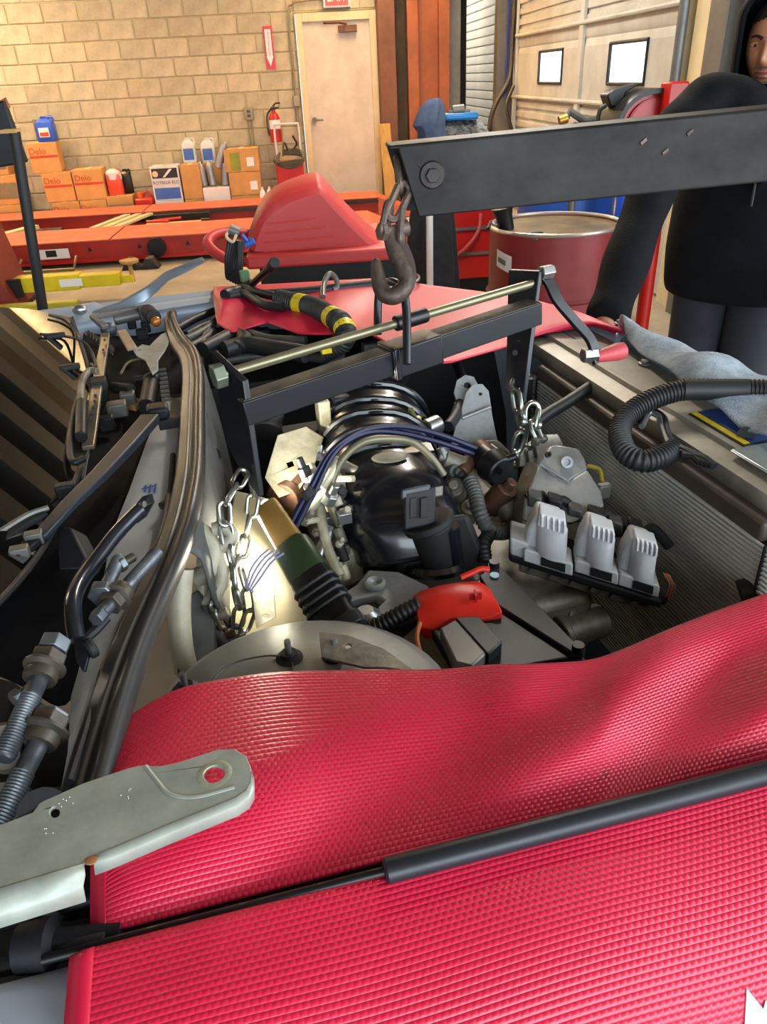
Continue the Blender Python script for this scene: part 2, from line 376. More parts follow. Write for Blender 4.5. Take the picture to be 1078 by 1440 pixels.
# ============================================================ ALONG THE BACK WALL
def carton(x0, x1, z0, z1, label, m, y0=10.22, y1=10.52, txt=None, band=None, rot=0, group=None, extra=None):
    cx, cy = (x0+x1)/2, (y0+y1)/2
    t = thing('carton', label, 'box', (cx, cy, z0), group)
    hx, hy = (x1-x0)/2, (y1-y0)/2
    build(M().box(cx-hx, cx+hx, cy-hy, cy+hy, z0, z1), 'body', m, t, bevel=.006)
    build(M().box(cx-.025, cx+.025, cy-hy-.001, cy+hy+.001, z1-.001, z1+.0015), 'tape', m_frame, t)
    if band: build(M().box(cx-hx+.01, cx+hx-.01, cy-hy-.002, cy-hy, z0+(z1-z0)*band[0], z0+(z1-z0)*band[1]), 'print_band', band[2], t)
    if txt: text(txt[0], txt[1], (cx+txt[4], cy-hy-.003, z0+(z1-z0)*txt[2]), XV, ZV, txt[3], t)
    if extra: extra(t, cx, cy, hx, hy)
    t.rotation_euler.z = rot; return t
DL = ('Delo', .1, .72, m_ink_r, -.06); BD = (.50, .58, m_ink_r)
carton(-3.35, -3.01, .665, .995, 'orange printed carton topmost of its stack, under the blue jug', m_cardo, txt=DL, band=BD, rot=.12)
carton(-3.26, -2.91, .333, .663, 'orange printed carton second of the stack under the blue jug', m_cardo, txt=DL, band=BD, rot=.05)
carton(-2.89, -2.53, .333, .68, 'orange printed carton top right, next to the red antifreeze jug', m_cardo, txt=DL, band=BD, rot=.03)
carton(-3.21, -2.88, .003, .33, 'orange carton at the floor, lowest of the stack under the blue jug', m_cardo, txt=DL, band=BD)
carton(-2.87, -2.55, .003, .33, 'orange carton at the floor, second from the left', m_cardo, txt=DL, band=BD)
carton(-2.54, -2.22, .003, .36, 'brown carton on the floor under the red antifreeze jug', m_card, band=(.62, .72, m_conduit))
for x, z, l in ((-3.72, .003, 'orange carton behind the black pole, at the floor'), (-3.74, .335, 'orange carton behind the black pole, in the middle of its stack'), (-3.8, .667, 'orange carton behind the black pole, on top of its stack')):
    carton(x-.17, x+.17, z, z+.33, l, m_cardo, band=(.2, .75, m_conduit), rot=.04)
def ell_print(t, cx, cy, hx, hy):
    z0 = LOC[t.name].z
    build(M().box(cx-hx+.02, cx+hx-.02, cy-hy-.002, cy-hy, z0+.26, z0+.37), 'print_band', m_ink_k, t)
    build(M().box(cx-hx+.02, cx+hx-.02, cy-hy-.002, cy-hy, z0+.02, z0+.15), 'print_panel', m_ink_b, t)
    build(M().cyl((cx-hx+.06, cy-hy, z0+.31), (cx-hx+.06, cy-hy-.004, z0+.31), .035), 'emblem', m_frame, t)
    build(M().prism([(cx-.03, cy-hy-.003, z0+.27), (cx, cy-hy-.003, z0+.27), (cx+.1, cy-hy-.003, z0+.36), (cx+.06, cy-hy-.003, z0+.36)], (0, .001, 0)), 'print_flash', m_ink_w, t)
def dark_print(t, cx, cy, hx, hy):
    z0 = LOC[t.name].z
    build(M().box(cx-hx+.02, cx+hx-.02, cy-hy-.002, cy-hy, z0+.11, z0+.23), 'print_band', m_ink_k, t)
    build(M().cyl((cx-hx+.06, cy-hy, z0+.17), (cx-hx+.06, cy-hy-.004, z0+.17), .035), 'emblem', m_frame, t)
    build(M().prism([(cx-.01, cy-hy-.003, z0+.12), (cx+.02, cy-hy-.003, z0+.12), (cx+.11, cy-hy-.003, z0+.22), (cx+.08, cy-hy-.003, z0+.22)], (0, .001, 0)), 'print_flash', m_ink_w, t)
carton(-1.95, -1.6, .27, .665, 'white printed carton with black and blue panels, on another white carton', m_white, txt=('ROTELLA ELC', .052, .53, m_ink_k, 0), extra=ell_print)
carton(-1.95, -1.6, .003, .268, 'white carton with black band at the floor, left of the plain brown cartons', m_white, extra=dark_print)
carton(-1.58, -1.35, .27, .665, 'plain brown carton under the white jug', m_card)
carton(-1.58, -1.35, .003, .268, 'plain brown carton at the floor, between two white cartons', m_card)
carton(-1.35, -1.02, .27, .65, 'plain brown carton standing behind the silver tubes', m_card, y0=10.44, y1=10.585)
carton(-1.34, -1.01, .003, .39, 'white carton with black band under the silver tubes', m_white, extra=dark_print, y0=10.2, y1=10.43)
def paper(t, cx, cy, hx, hy):
    z0 = LOC[t.name].z; build(M().box(cx+.06, cx+.15, cy-hy-.002, cy-hy, z0+.06, z0+.16), 'shipping_label', m_ink_w, t)
def paperg(t, cx, cy, hx, hy):
    paper(t, cx, cy, hx, hy); z0 = LOC[t.name].z
    build(M().box(cx-.14, cx-.02, cy-hy-.002, cy-hy, z0+.02, z0+.22), 'green_print', mat('green_ink', '7c8a2c', .6), t)
carton(-1.0, -.6, .003, .275, 'brown carton lowest of the stack left of the red charger', m_card, extra=paper)
carton(-1.0, -.61, .278, .545, 'brown carton in the middle of the stack left of the red charger', m_card, extra=paper)
carton(-1.02, -.6, .548, .81, 'brown carton with green print on top of its stack', m_card, extra=paperg, rot=-.03)
def jug(name, x, y, z, h, wd, m, label, cat='jug', cap=None, lab=None, group=None, dp=.09, handle=True):
    t = thing(name, label, cat, (x, y, z), group); hw = wd/2; R = []
    for f_, s in ((0, .92), (.03, 1), (.6, 1), (.78, .92), (.88, .6), (.93, .3), (.96, .3)):
        R.append([(x+hw*s*cos(a)*(1.0 if abs(cos(a)) < .99 else 1)*min(1.25, 1/max(abs(cos(a)), abs(sin(a)))), y+dp*s*sin(a)*min(1.25, 1/max(abs(cos(a)), abs(sin(a)))), z+h*f_) for a in [2*pi*k/16 for k in range(16)]])
    build(M().rings(R), 'bottle', m, t)
    build(M().cyl((x, y, z+h*.955), (x, y, z+h*1.0), wd*.17), 'cap', cap or m, t)
    if handle: build(M().tube(crom([(x+hw*.25, y, z+h*.93), (x+hw*.75, y, z+h*.97), (x+hw*.95, y, z+h*.85), (x+hw*.85, y, z+h*.72)], 4), wd*.07, 8), 'handle', m, t)
    if lab: build(M().box(x-hw*.72, x+hw*.72, y-dp*1.04-.002, y-dp*.98, z+h*.12, z+h*.58), 'paper_label', lab, t)
    return t
m_bluej = mat('blue_plastic', '1f49b8', .35, var=.12)
t = jug('oil_jug', -3.1, 10.36, .997, .27, .22, m_bluej, 'blue plastic jug on top of the orange cartons', lab=m_bluej, dp=.1)
build(M().box(-3.16, -3.04, 10.247, 10.252, 1.05, 1.15), 'white_print', m_ink_w, t); build(M().box(-3.15, -3.05, 10.245, 10.249, 1.06, 1.1), 'red_print', m_ink_r, t)
t = jug('antifreeze_jug', -2.42, 10.33, .362, .3, .18, mat('red_fluid', 'e0553a', .3, var=.05), 'jug of red fluid standing on a brown carton', cap=m_white, dp=.07)
build(M().lathe((-2.42, 10.33, .54), ZV, [(0, .1), (.08, .098), (.11, .06), (.12, .03)], 16, flat=(XV, YV*.75)), 'clear_shoulder', m_white, t)
jug('oil_jug', -2.3, 10.44, .362, .28, .14, m_black, 'black jug standing right behind the red fluid jug', dp=.06)
for x, l in ((-1.47, 'white jug with blue label, left of the pair on brown cartons'), (-1.24, 'white jug with blue label, right of the pair beside silver tubes')):
    jug('coolant_jug', x, 10.47 if x < -1.4 else 10.51, .668 if x < -1.4 else .652, .28, .17, m_white, l, lab=m_ink_b, dp=.06)
for i, x in enumerate((-.60, -.515, -.43)):
    jug('fluid_bottle', x, 10.16, .0, .37, .085, m_white, 'small white bottle, %s of three beside the red charger' % ('left', 'middle', 'right')[i], cat='bottle', group='white bottles by the charger', dp=.04, handle=False)
m_silver = mat('silver_sleeve', '9a9ea4', .35, .5, var=.2)
for i, (x, x2, z2, z0, y) in enumerate(((-1.33, -1.345, .66, .395, 10.36), (-1.22, -1.24, .67, .395, 10.36), (-1.06, -1.03, .66, .395, 10.33), (-1.13, -1.0, .87, .60, 10.33))):
    t = thing('oil_tube', ('grey sleeve tube leftmost on the white carton', 'grey sleeve tube second on the white carton', 'grey sleeve tube rightmost on the white carton', 'grey sleeve tube leaning on top of the others')[i], 'tube', (x, y, z0), 'silver sleeves on the white carton')
    a, b = V((x, y, z0)), V((x2, y, z2)); build(M().lathe(a, b-a, [(0, .036), (.01, .046), ((b-a).length*.8, .046), ((b-a).length*.93, .036), ((b-a).length, .018)], 14), 'sleeve', m_silver, t)
    d = (b-a).normalized(); build(M().cyl(b, b+d*.02, .014), 'tip', m_white, t)
t = thing('gas_can', 'red plastic can with orange cap on floor beside white carton', 'can', (-2.08, 10.3, 0))
build(M().box(-2.2, -1.98, 10.2, 10.42, 0, .32), 'body', m_redp, t, bevel=.03); build(M().cyl((-2.14, 10.3, .32), (-2.14, 10.3, .38), .03), 'cap', mat('orange_plastic', 'e8641e', .4), t)
build(M().tube(crom([(-2.1, 10.31, .32), (-2.08, 10.31, .37), (-2.02, 10.31, .37), (-2.0, 10.31, .32)], 4), .012), 'handle', m_redp, t)
t = thing('battery_charger', 'red wheeled charger with coiled black cables beside the cream door', 'charger', (-.23, 10.3, 0))
build(M().box(-.4, -.06, 10.2, 10.44, .06, .64), 'cabinet', m_redp, t, bevel=.012)
build(M().tube(crom([(-.38, 10.42, .6), (-.38, 10.42, 1.0), (-.34, 10.4, 1.04), (-.12, 10.4, 1.04), (-.08, 10.42, 1.0), (-.08, 10.42, .6)], 5), .013), 'push_handle', m_white, t)
for k in range(5):
    build(M().tube(crom([(-.42+.02*k, 10.18, .66+.02*k), (-.35, 10.12, .6+.012*k), (-.2, 10.12, .57+.02*k), (-.06, 10.15, .63+.01*k), (-.1, 10.22, .7+.015*k), (-.3, 10.22, .72+.01*k)], 5), .013, 8, closed=False), 'cable', m_rub, t)
build(M().tube(crom([(-.3, 10.2, .7), (-.27, 10.2, .85), (-.22, 10.22, .75), (-.12, 10.22, .82), (-.16, 10.2, .92)], 5), .012, 8), 'clamp_lead', m_rub, t)
for x in (-.42, -.04): build(M().cyl((x-.02, 10.42, .07), (x+.02, 10.42, .07), .07), 'wheel', m_rub, t)
one(M().par((1.0, 10.2, .5), (.07, 0, .0), (0, .015, 0), (-.02, .06, .49)), 'wood_plank', mat('raw_wood', 'b8924f', .7, var=.25, vs=4, stretch=(6, 6, 1)), 'raw wooden plank leaning beside the cream door', 'plank', bevel=.004)
# ============================================================ ALIGNMENT RACK, POST LIFT
def runway(y0, y1, x0, x1, zt, label):
    t = thing('alignment_runway', label, 'lift', ((x0+x1)/2, (y0+y1)/2, 0))
    build(M().box(x0, x1, y0, y1, .04, zt-.012), 'beam', m_red2, t, bevel=.004)
    build(M().box(x0, -2.0, y0-.015, y1+.015, zt-.012, zt).box(-1.98, x1, y0-.015, y1+.015, zt-.012, zt), 'deck_plate', m_rackt, t, bevel=.002)
    build(M().prism([(x1, y0, zt-.002), (x1+.5, y0, .03), (x1+.5, y0, .012), (x1, y0, .012)], (0, y1-y0, 0)), 'ramp', m_rackt, t)
    build(M().box(x0, x1, y0-.012, y0, .045, .075), 'lower_flange', m_redp, t)
    for k in range(6): build(M().box(-5+k*1.0, -4.8+k*1.0, (y0+y1)/2-.2, (y0+y1)/2+.2, 0, .04), 'foot', m_dark, t)
    return t
t = runway(7.8, 8.55, -5.5, .6, .25, 'nearer red alignment rack runway with round black cap')
for x in (-2.2, -1.72, -1.25): build(M().prism([(x-.02, 7.79, .15), (x+.02, 7.79, .15), (x, 7.79, .19)], (0, .01, 0)), 'warning_mark', m_ink_k, t)
build(M().cyl((-1.55, 7.8, .15), (-1.55, 7.74, .15), .09).cyl((-1.55, 7.74, .15), (-1.55, 7.73, .15), .075), 'roller_cap', m_black, t)
build(M().box(-2.78, -2.4, 7.785, 7.79, .1, .19), 'white_label', m_ink_w, t); build(M().box(-2.62, -2.52, 7.78, 7.786, .12, .18), 'dark_print', m_ink_k, t)
build(M().tube([(-2.85, 7.75, .12), (-2.9, 7.65, .02), (-2.35, 7.65, .02), (-2.33, 7.75, .12)], .014), 'side_step', m_conduit, t)
t = runway(9.55, 10.12, -5.5, .8, .25, 'farther red alignment rack runway in front of the cartons')
build(M().box(-2.0, .8, 9.5, 9.535, .195, .225), 'black_rail', m_rub, t)
t = thing('rolling_jack', 'pale slatted jack beam lying across between the two red runways', 'jack', (-1.9, 9.05, .1))
build(M().box(-2.3, -1.2, 8.6, 8.66, .16, .22).box(-2.3, -1.2, 9.4, 9.46, .16, .22).box(-2.2, -1.3, 8.66, 9.4, .1, .13).box(-2.3, -2.2, 8.66, 8.76, 0, .16).box(-1.3, -1.2, 9.3, 9.4, 0, .16), 'frame', m_dark, t)
for k in range(3): build(M().par((-2.25+k*.13, 9.03, .235), (.035, 0, 0), (.1, .42, 0), (0, 0, .012)), 'slat', m_frame, t)
build(M().box(-1.85, -1.25, 8.75, 8.98, .16, .2), 'tray', m_frame, t)
build(M().tube([(-1.8, 9.1, .2), (-1.5, 9.2, .2)], .02).tube([(-1.85, 9.0, .21), (-1.6, 8.95, .21)], .02), 'red_lever', m_redp, t)
t = thing('rolling_jack', 'pale slatted jack at the left between the two runways', 'jack', (-3.3, 9.1, .1))
build(M().box(-3.6, -2.9, 8.65, 9.45, 0, .15), 'frame', m_dark, t); build(M().par((-3.25, 9.0, .2), (.1, .25, 0), (.05, -.02, 0), (0, 0, .02)), 'slat', m_frame, t)
for x, l in ((-1.78, 'left black rubber wheel chock in front of the red runway'), (-1.6, 'right black rubber wheel chock in front of the red runway')):
    one(M().prism([(x-.09, 7.5, 0), (x+.09, 7.5, 0), (x+.03, 7.5, .1), (x-.03, 7.5, .1)], (0, .16, 0)), 'wheel_chock', m_rub, l, 'chock', bevel=.008)
t = thing('post_lift', 'red post lift column with yellow swing arm at the left edge', 'lift', (-2.75, 6.4, 0))
build(M().prism([(-3.1, 6.25, 0), (-2.42, 6.25, 0), (-2.5, 6.25, .22), (-2.62, 6.25, .95), (-3.1, 6.25, .95)], (0, .5, 0)), 'column', mat('old_red', '7c2a20', .5, var=.25), t, bevel=.008)
build(M().box(-3.1, -2.4, 6.1, 6.85, 0, .02), 'base_plate', m_dark, t)
build(M().box(-2.46, -1.95, 6.38, 6.52, .1, .22), 'swing_arm', m_yel, t, bevel=.006)
build(M().box(-1.95, -1.62, 6.39, 6.51, .11, .205), 'arm_extension', m_yel, t, bevel=.006)
build(M().box(-1.62, -1.52, 6.42, 6.48, .12, .18), 'arm_tip', m_yel, t, bevel=.004)
build(M().cyl((-1.53, 6.45, .12), (-1.53, 6.45, .26), .018).lathe((-1.53, 6.45, .26), ZV, [(0, .03), (.015, .075), (.035, .08)], 16), 'lift_pad', m_card, t)
build(M().box(-2.1, -1.92, 6.374, 6.38, .13, .19), 'white_label', m_ink_w, t)
build(M().box(-2.52, -2.4, 6.33, 6.38, .08, .22), 'pivot_block', m_dark, t)
t = one(M().box(-2.9, -1.9, 6.02, 6.12, .0, .09), 'lift_arm', mat('olive_paint', 'a09a20', .4), 'olive yellow lift arm resting on the floor at the left', 'lift arm', bevel=.01)
t = thing('pole', 'slim black pole standing behind the car at the left', 'pole', (-1.2, 3.2, 0))
build(M().cyl((-1.23, 3.2, .01), P(20, 185, y=3.2), .021), 'tube', m_rub, t); build(M().cyl((-1.23, 3.2, 0), (-1.23, 3.2, .012), .12), 'base', m_dark, t)
build(M().box(-1.115, -1.06, 3.17, 3.24, 1.38, 1.392), 'cap', m_card, t)
t = thing('monitor_arm', 'dark flat monitor on a stand at the left edge', 'monitor', (-1.26, 3.6, 0))
build(M().par(P(0, 190, y=3.6), (.07, 0, 0.008), (0, .02, 0), (-.012, 0, .115)), 'screen', m_black, t, bevel=.006)
build(M().cyl((-1.62, 3.62, 0), (-1.5, 3.62, 1.3), .02).box(-1.75, -1.5, 3.5, 3.75, 0, .02), 'stand', m_dark, t)
build(M().tube([P(-4, 148, y=3.6), P(8, 140, y=3.6), P(12, 152, y=3.6)], .009), 'top_clip', m_orange, t)
# ============================================================ MIDDLE GROUND
m_cowl = mat('cowling_red', 'b2302f', .5, var=.12, vs=3)
t = thing('hose_reel_machine', 'big rounded red plastic cowl of a shop machine behind the car', 'machine', (.05, 3.4, 0))
sil = [(346, 346), (350, 325), (357, 306), (367, 290), (382, 277), (402, 267), (425, 259), (447, 255), (456, 262), (470, 278), (492, 302), (520, 329), (548, 350)]
R = []
for y, s_, sink in ((3.2, .90, .02), (3.215, .96, .008), (3.25, 1, 0), (3.6, 1, 0), (3.68, .96, .01), (3.7, .88, .03)):
    r_ = []
    base = [P(px, py, y=3.25) for px, py in sil]; c = V((.06, 0, .72))
    for p in base: r_.append(V((c.x+(p.x-c.x)*s_, y, c.z+(p.z-c.z)*s_-0)))
    R.append(r_)
build(M().rings(R), 'cowl', m_cowl, t, bevel=.006, ang=30)
for k in range(4):
    z = P(420, 303+13*k, y=3.22).z
    a = P(358-2*k, 303+11*k, y=3.19).x; b = P(455+13*k, 303+13*k, y=3.19).x
    build(M().tube([(a+.045, 3.199, z-.02), ((a+b)/2-.02, 3.197, z-.018), (b-.03, 3.199, z-.012)], .0035, 6), 'ridge', mat('cowling_ridge', 'c0433f', .35, var=0), t)
zf = P(440, 350, y=3.2).z
build(M().box(P(345, 360, y=3.15).x, P(565, 360, y=3.15).x, 3.13, 3.75, P(440, 374, y=3.13).z, zf), 'flange', m_cowl, t, bevel=.012)
build(M().box(-.24, .36, 3.2, 3.7, .3, P(440, 374, y=3.13).z), 'black_band', m_black, t, bevel=.01)
build(M().box(-.26, .38, 3.16, 3.72, .02, .3), 'lower_cabinet', m_cowl, t, bevel=.015)
build(M().tube(crom([P(352, 368, y=3.2), P(325, 366, y=3.2), P(303, 356, y=3.22), P(292, 342, y=3.28), P(302, 331, y=3.36), P(325, 327, y=3.42), P(352, 330, y=3.45)], 6), .022, 12), 'ring_handle', m_cowl, t)
for k in range(6):
    build(M().tube(crom([P(322+4*k, 335+k, y=3.1), P(318+3*k, 365, y=3.08+.01*k), P(320+4*k, 392+2*k, y=3.1), P(334+k, 375, y=3.07), P(336+k, 340, y=3.09)], 5), .007, 8), 'cable', m_rub, t)
build(M().cyl(P(322, 322, y=3.1), P(336, 328, y=3.1), .022), 'grey_plug', m_grey, t, bevel=.002)
build(M().cyl(P(345, 345, y=3.1), P(357, 338, y=3.1), .014).cyl(P(340, 330, y=3.1), P(350, 342, y=3.1), .008), 'blue_connector', m_ink_b, t)
build(M().tube(crom([P(325, 322, y=3.1), P(318, 332, y=3.08), P(327, 340, y=3.07), P(332, 330, y=3.07)], 4), .006, 8), 'tan_cord', m_frame, t)
# navy cloth hung over a white-poled stand
m_navy = mat('navy_cloth', '39465e', .85, var=.3, vs=14, bump=.3, bs=25)
m_navy2 = mat('black_cloth', '15181f', .85, var=.3, vs=12, bump=.3, bs=25)
t = thing('draped_stand', 'dark navy cloth hung over a white post behind the steel boom', 'cloth', (.76, 4.6, 0))
R = []
for i, (py, hw, dx) in enumerate(((138, 4, 611), (141, 9, 610), (150, 14, 608), (165, 17, 605), (176, 19, 603), (186, 16, 607), (205, 19, 608), (235, 20, 608), (262, 22, 606))):
    c = P(dx, py, y=4.6); r_ = hw/1040*4.3; R.append([(c.x+r_*(1+.2*sin(4*a+i*.5))*cos(a), 4.6+r_*.7*(1+.14*sin(4*a))*sin(a), c.z) for a in [2*pi*k/28 for k in range(28)]])
build(M().rings(R), 'hood_cloth', m_navy, t)
R = []
for i, (py, hw, dx) in enumerate(((262, 24, 607), (310, 30, 607), (350, 34, 607), (405, 38, 608), (520, 40, 610))):
    c = P(dx, py, y=4.62); r_ = hw/1040*4.4; R.append([(c.x+r_*(1+.12*sin(6*a+i*.2))*cos(a), 4.62+r_*.6*(1+.1*sin(6*a))*sin(a), c.z) for a in [2*pi*k/32 for k in range(32)]])
build(M().rings(R), 'skirt_cloth', m_navy2, t)
build(M().cyl((P(604, 420, y=4.42).x, 4.42, 0.02), (P(604, 300, y=4.42).x, 4.42, 1.0), .02), 'white_post', m_white, t)
build(M().box(.5, 1.0, 4.35, 4.9, 0, .03), 'stand_base', m_dark, t)
# red cabinet with blue tool and dark tray
t = thing('tool_cabinet', 'red tool cabinet behind the boom with a speckled tray on top', 'cabinet', (1.2, 6.0, 0))
build(M().box(.92, 1.4, 5.75, 6.3, .12, .75), 'body', m_redp, t, bevel=.01)
build(M().box(.92, 1.4, 5.77, 6.3, 0, .12), 'plinth', m_black, t)
a, b = P(626, 168, y=5.9), P(684, 190, y=5.9)
build(M().box(.95, 1.38, 5.8, 6.25, .75, b.z-.06), 'upper_chest', m_black, t, bevel=.01)
build(M().prism([P(625, 195, y=5.85), P(690, 190, y=5.85), P(676, 168, y=6.0), P(625, 170, y=6.0)], (0, .02, -.05)), 'speckled_tray', mat('speckle', '8d8d8d', .6, var=0, col2='16161a', vs=35), t)
build(M().tube(crom([P(676, 300, y=5.72), P(672, 325, y=5.7), P(655, 348, y=5.7), P(640, 360, y=5.72)], 5), .012, 8), 'air_line', mat('pink_hose', 'c05a5a', .4), t)
for z in (.3, .48, .64): build(M().box(.98, 1.34, 5.735, 5.752, z, z+.02), 'drawer_pull', m_grey, t)
t = thing('power_tool', 'blue plastic tool lying on the speckled tray', 'tool', P(650, 168, y=5.95))
build(M().box(*[q for ab in ((P(626, 168, y=5.9).x, P(673, 160, y=5.9).x), (5.9, 6.05), (P(650, 169, y=5.9).z, P(650, 159, y=5.9).z)) for q in ab]), 'blue_case', mat('tool_blue', '1579c0', .4, var=.15), t, bevel=.015)
build(M().cyl(P(636, 156, y=5.97), P(652, 154, y=5.97), .035).box(P(630, 150, y=5.97).x, P(660, 150, y=5.97).x, 5.95, 6.0, P(640, 160, y=5.97).z, P(640, 155, y=5.97).z), 'grey_motor', m_grey, t)
# hanging hose by the shutter
m_blued = mat('dark_blue_strip', '1a2c70', .5)
t = thing('air_hose', 'dark coiled hose hanging on the grey post by the shutter', 'hose', (2.3, 9.7, 0.9))
build(M().tube(crom([P(724, 0, y=9.8), P(720, 60, y=9.8), P(716, 110, y=9.75), P(700, 140, y=9.7), P(690, 165, y=9.7), P(688, 190, y=9.7)], 6), .028, 8), 'loop', m_rub, t)
build(M().box(P(712, 60, y=9.9).x, P(716, 60, y=9.9).x, 9.88, 9.94, 1.2, 2.2), 'blue_strip', m_blued, t)
build(M().tube(crom([P(722, 120, y=9.7), P(712, 150, y=9.65), P(720, 185, y=9.65)], 6), .02, 8), 'second_loop', m_rub, t)
# drum
m_drum = mat('drum_red', '8e2b2f', .45, var=.25, vs=4, col2='74201f')
dc = V((1.1, 3.5, 0)); dr_ = .295; zt = .885
t = thing('steel_drum', 'dark red steel drum with rusty lid in front of the man', 'drum', dc)
build(M().lathe(dc, ZV, [(0, dr_-.01), (.01, dr_), (.29, dr_), (.3, dr_+.012), (.315, dr_), (.58, dr_), (.59, dr_+.012), (.605, dr_), (zt-.01, dr_), (zt, dr_), (zt, dr_-.004), (zt-.03, dr_-.006)], 48), 'shell', m_drum, t)
build(M().lathe(dc+ZV*(zt-.018), ZV, [(0, dr_-.004), (.004, dr_-.005)], 48), 'lid', mat('rusty_lid', '7d6a4a', .4, .3, var=.5, vs=5, col2='3c2f22'), t)
build(M().tube([dc+V((cos(a)*dr_, sin(a)*dr_, zt-.004)) for a in [2*pi*k/48 for k in range(48)]], .009, 8, closed=True), 'rim', mat('rim_steel', 'b8ada4', .35, .7, var=.2), t)
c = P(755, 328, z=zt); build(M().lathe(c-ZV*.02, ZV, [(0, .04), (.02, .04), (.022, .028), (.012, .026)], 20), 'bung', m_grey, t)
def on_drum(px, py): 
    p = P(px, py, y=3.24); a = math.atan2(p.y-dc.y, p.x-dc.x); return a
a0 = radians(196); z0 = .73
build(M().grid([[dc+V((cos(a0+.07*i)*(dr_+.002), sin(a0+.07*i)*(dr_+.002), z0+.075*j-.004*i)) for i in range(6)] for j in range(2)]), 'white_label', m_ink_w, t)
build(M().grid([[dc+V((cos(a0+.05+.06*i)*(dr_+.0035), sin(a0+.05+.06*i)*(dr_+.0035), z0+.022+.022*j-.004*i)) for i in range(4)] for j in range(2)]), 'green_print', mat('label_green', '5f7a4a', .6), t)
build(M().grid([[dc+V((cos(a0+.06+.03*i)*(dr_+.002), sin(a0+.06+.03*i)*(dr_+.002), .4+.12*j)) for i in range(4)] for j in range(2)]), 'yellow_mark', mat('yellow_mark', 'b08a2a', .6), t)
t = thing('funnel', 'black plastic funnel cup standing on the drum lid at left', 'funnel', P(712, 322, z=zt))
build(M().lathe(P(712, 323, z=zt-.016), ZV+V((-.25, 0, 0)), [(0, .035), (.06, .038), (.1, .05), (.102, .046)], 20), 'cup', m_black, t)
build(M().tube([P(700, 318, z=.92), P(690, 312, z=.93), P(686, 322, z=.92)], .008, 8), 'grip', m_black, t)
t = thing('steel_drum', 'blue steel drum behind the red drum, cluttered lid just visible', 'drum', (1.55, 4.75, 0))
build(M().lathe((1.55, 4.75, 0), ZV, [(0, .285), (.01, .29), (.29, .29), (.3, .302), (.315, .29), (.58, .29), (.59, .302), (.605, .29), (.87, .29)], 36), 'shell', mat('drum_blue', '1f4fa5', .4, var=.15), t)
t2 = thing('plastic_tray', 'pale dirty tray lying on the blue drum', 'tray', (1.55, 4.75, .872))
build(M().box(1.36, 1.76, 4.6, 4.92, .872, .885).box(1.36, 1.76, 4.59, 4.6, .872, .95).box(1.35, 1.36, 4.59, 4.92, .872, .95).box(1.76, 1.77, 4.59, 4.92, .872, .95).box(1.36, 1.76, 4.92, 4.93, .872, .95), 'tray_body', m_frame, t2)
build(M().cyl((1.45, 4.75, .886), (1.45, 4.75, .98), .035), 'cup', m_white, t2)
# brass fittings and hose reel on a post
t = thing('hose_reel', 'red and black air hose reel on a post left of the man', 'hose reel', (1.6, 3.75, 0))
rc = P(902, 178, y=3.8)
for y_ in (3.68, 3.9): build(M().lathe(V((rc.x, y_, rc.z)), YV, [(0, .145), (.02, .145), (.02, .115), (0, .115)], 32, caps=False).cyl(V((rc.x, y_+.004, rc.z)), V((rc.x, y_+.016, rc.z)), .12, n=32), 'flange', m_redp, t)
build(M().cyl(V((rc.x, 3.7, rc.z)), V((rc.x, 3.9, rc.z)), .07, n=24), 'hub', m_black, t)
for k in range(7): build(M().tube([V((rc.x+cos(a)*.1, 3.715+.027*k, rc.z+sin(a)*.1)) for a in [2*pi*q/24 for q in range(24)]], .014, 8, closed=True), 'hose_turn', m_card if k % 2 else m_rub, t)
build(M().tube([V((rc.x+cos(a)*.17, 3.8, rc.z+sin(a)*.15)) for a in [radians(10+15*q) for q in range(12)]], 0, sq=(.02, .29, (0, 1, 0))), 'guard', m_black, t)
build(M().prism([P(853, 134, y=3.78), P(862, 126, y=3.78), P(905, 116, y=3.78), P(880, 130, y=3.78), P(872, 150, y=3.78), P(858, 150, y=3.78)], (0, .1, 0)), 'outlet_arm', m_black, t, bevel=.006)
build(M().tube(crom([P(852, 148, y=3.8), P(843, 155, y=3.8), P(840, 172, y=3.8), P(838, 190, y=3.8)], 5), .01, 8), 'hose_tail', m_rub, t)
pc = P(943, 150, y=3.66).x
build(M().cyl((pc, 3.66, 0), (pc, 3.66, 1.22), .034), 'red_post', m_redp, t); build(M().cyl((pc, 3.66, 1.22), (pc, 3.66, 2.6), .022), 'dark_post', m_grey, t)
build(M().box(pc-.045, pc+.045, 3.6, 3.7, 1.28, 1.42), 'bracket', m_redp, t, bevel=.008)
build(M().box(pc-.2, pc+.2, 3.45, 3.85, 0, .02), 'base_plate', m_redp, t)
t = thing('air_fitting', 'brass and black air fitting behind the top edge of the boom', 'fitting', P(800, 165, y=3.95))
for qa, qb, r_ in (((786, 170), (797, 166), .022), ((862, 165), (874, 162), .018)): build(M().cyl(P(*qa, y=3.95), P(*qb, y=3.95), r_), 'brass_nut', mat('brass', 'a8843c', .35, .8), t)
build(M().tube([P(797, 166, y=3.95), P(800, 156, y=3.95), P(822, 170, y=3.95), P(862, 165, y=3.95)], .018, 8), 'valve_body', m_grey, t)
build(M().cyl(P(812, 172, y=3.95), (P(812, 172, y=3.95).x, 3.95, 0), .02).cyl((P(812, 172, y=3.95).x, 3.95, 0), (P(812, 172, y=3.95).x, 3.95, .015), .12), 'stand_pipe', m_grey, t)
one(M().cyl((1.69, 4.2, 0), (1.69, 4.2, .95), .035).cyl((1.69, 4.2, 0), (1.69, 4.2, .02), .15), 'bollard', m_bluej, 'blue post between the drum and the red reel post', 'post')
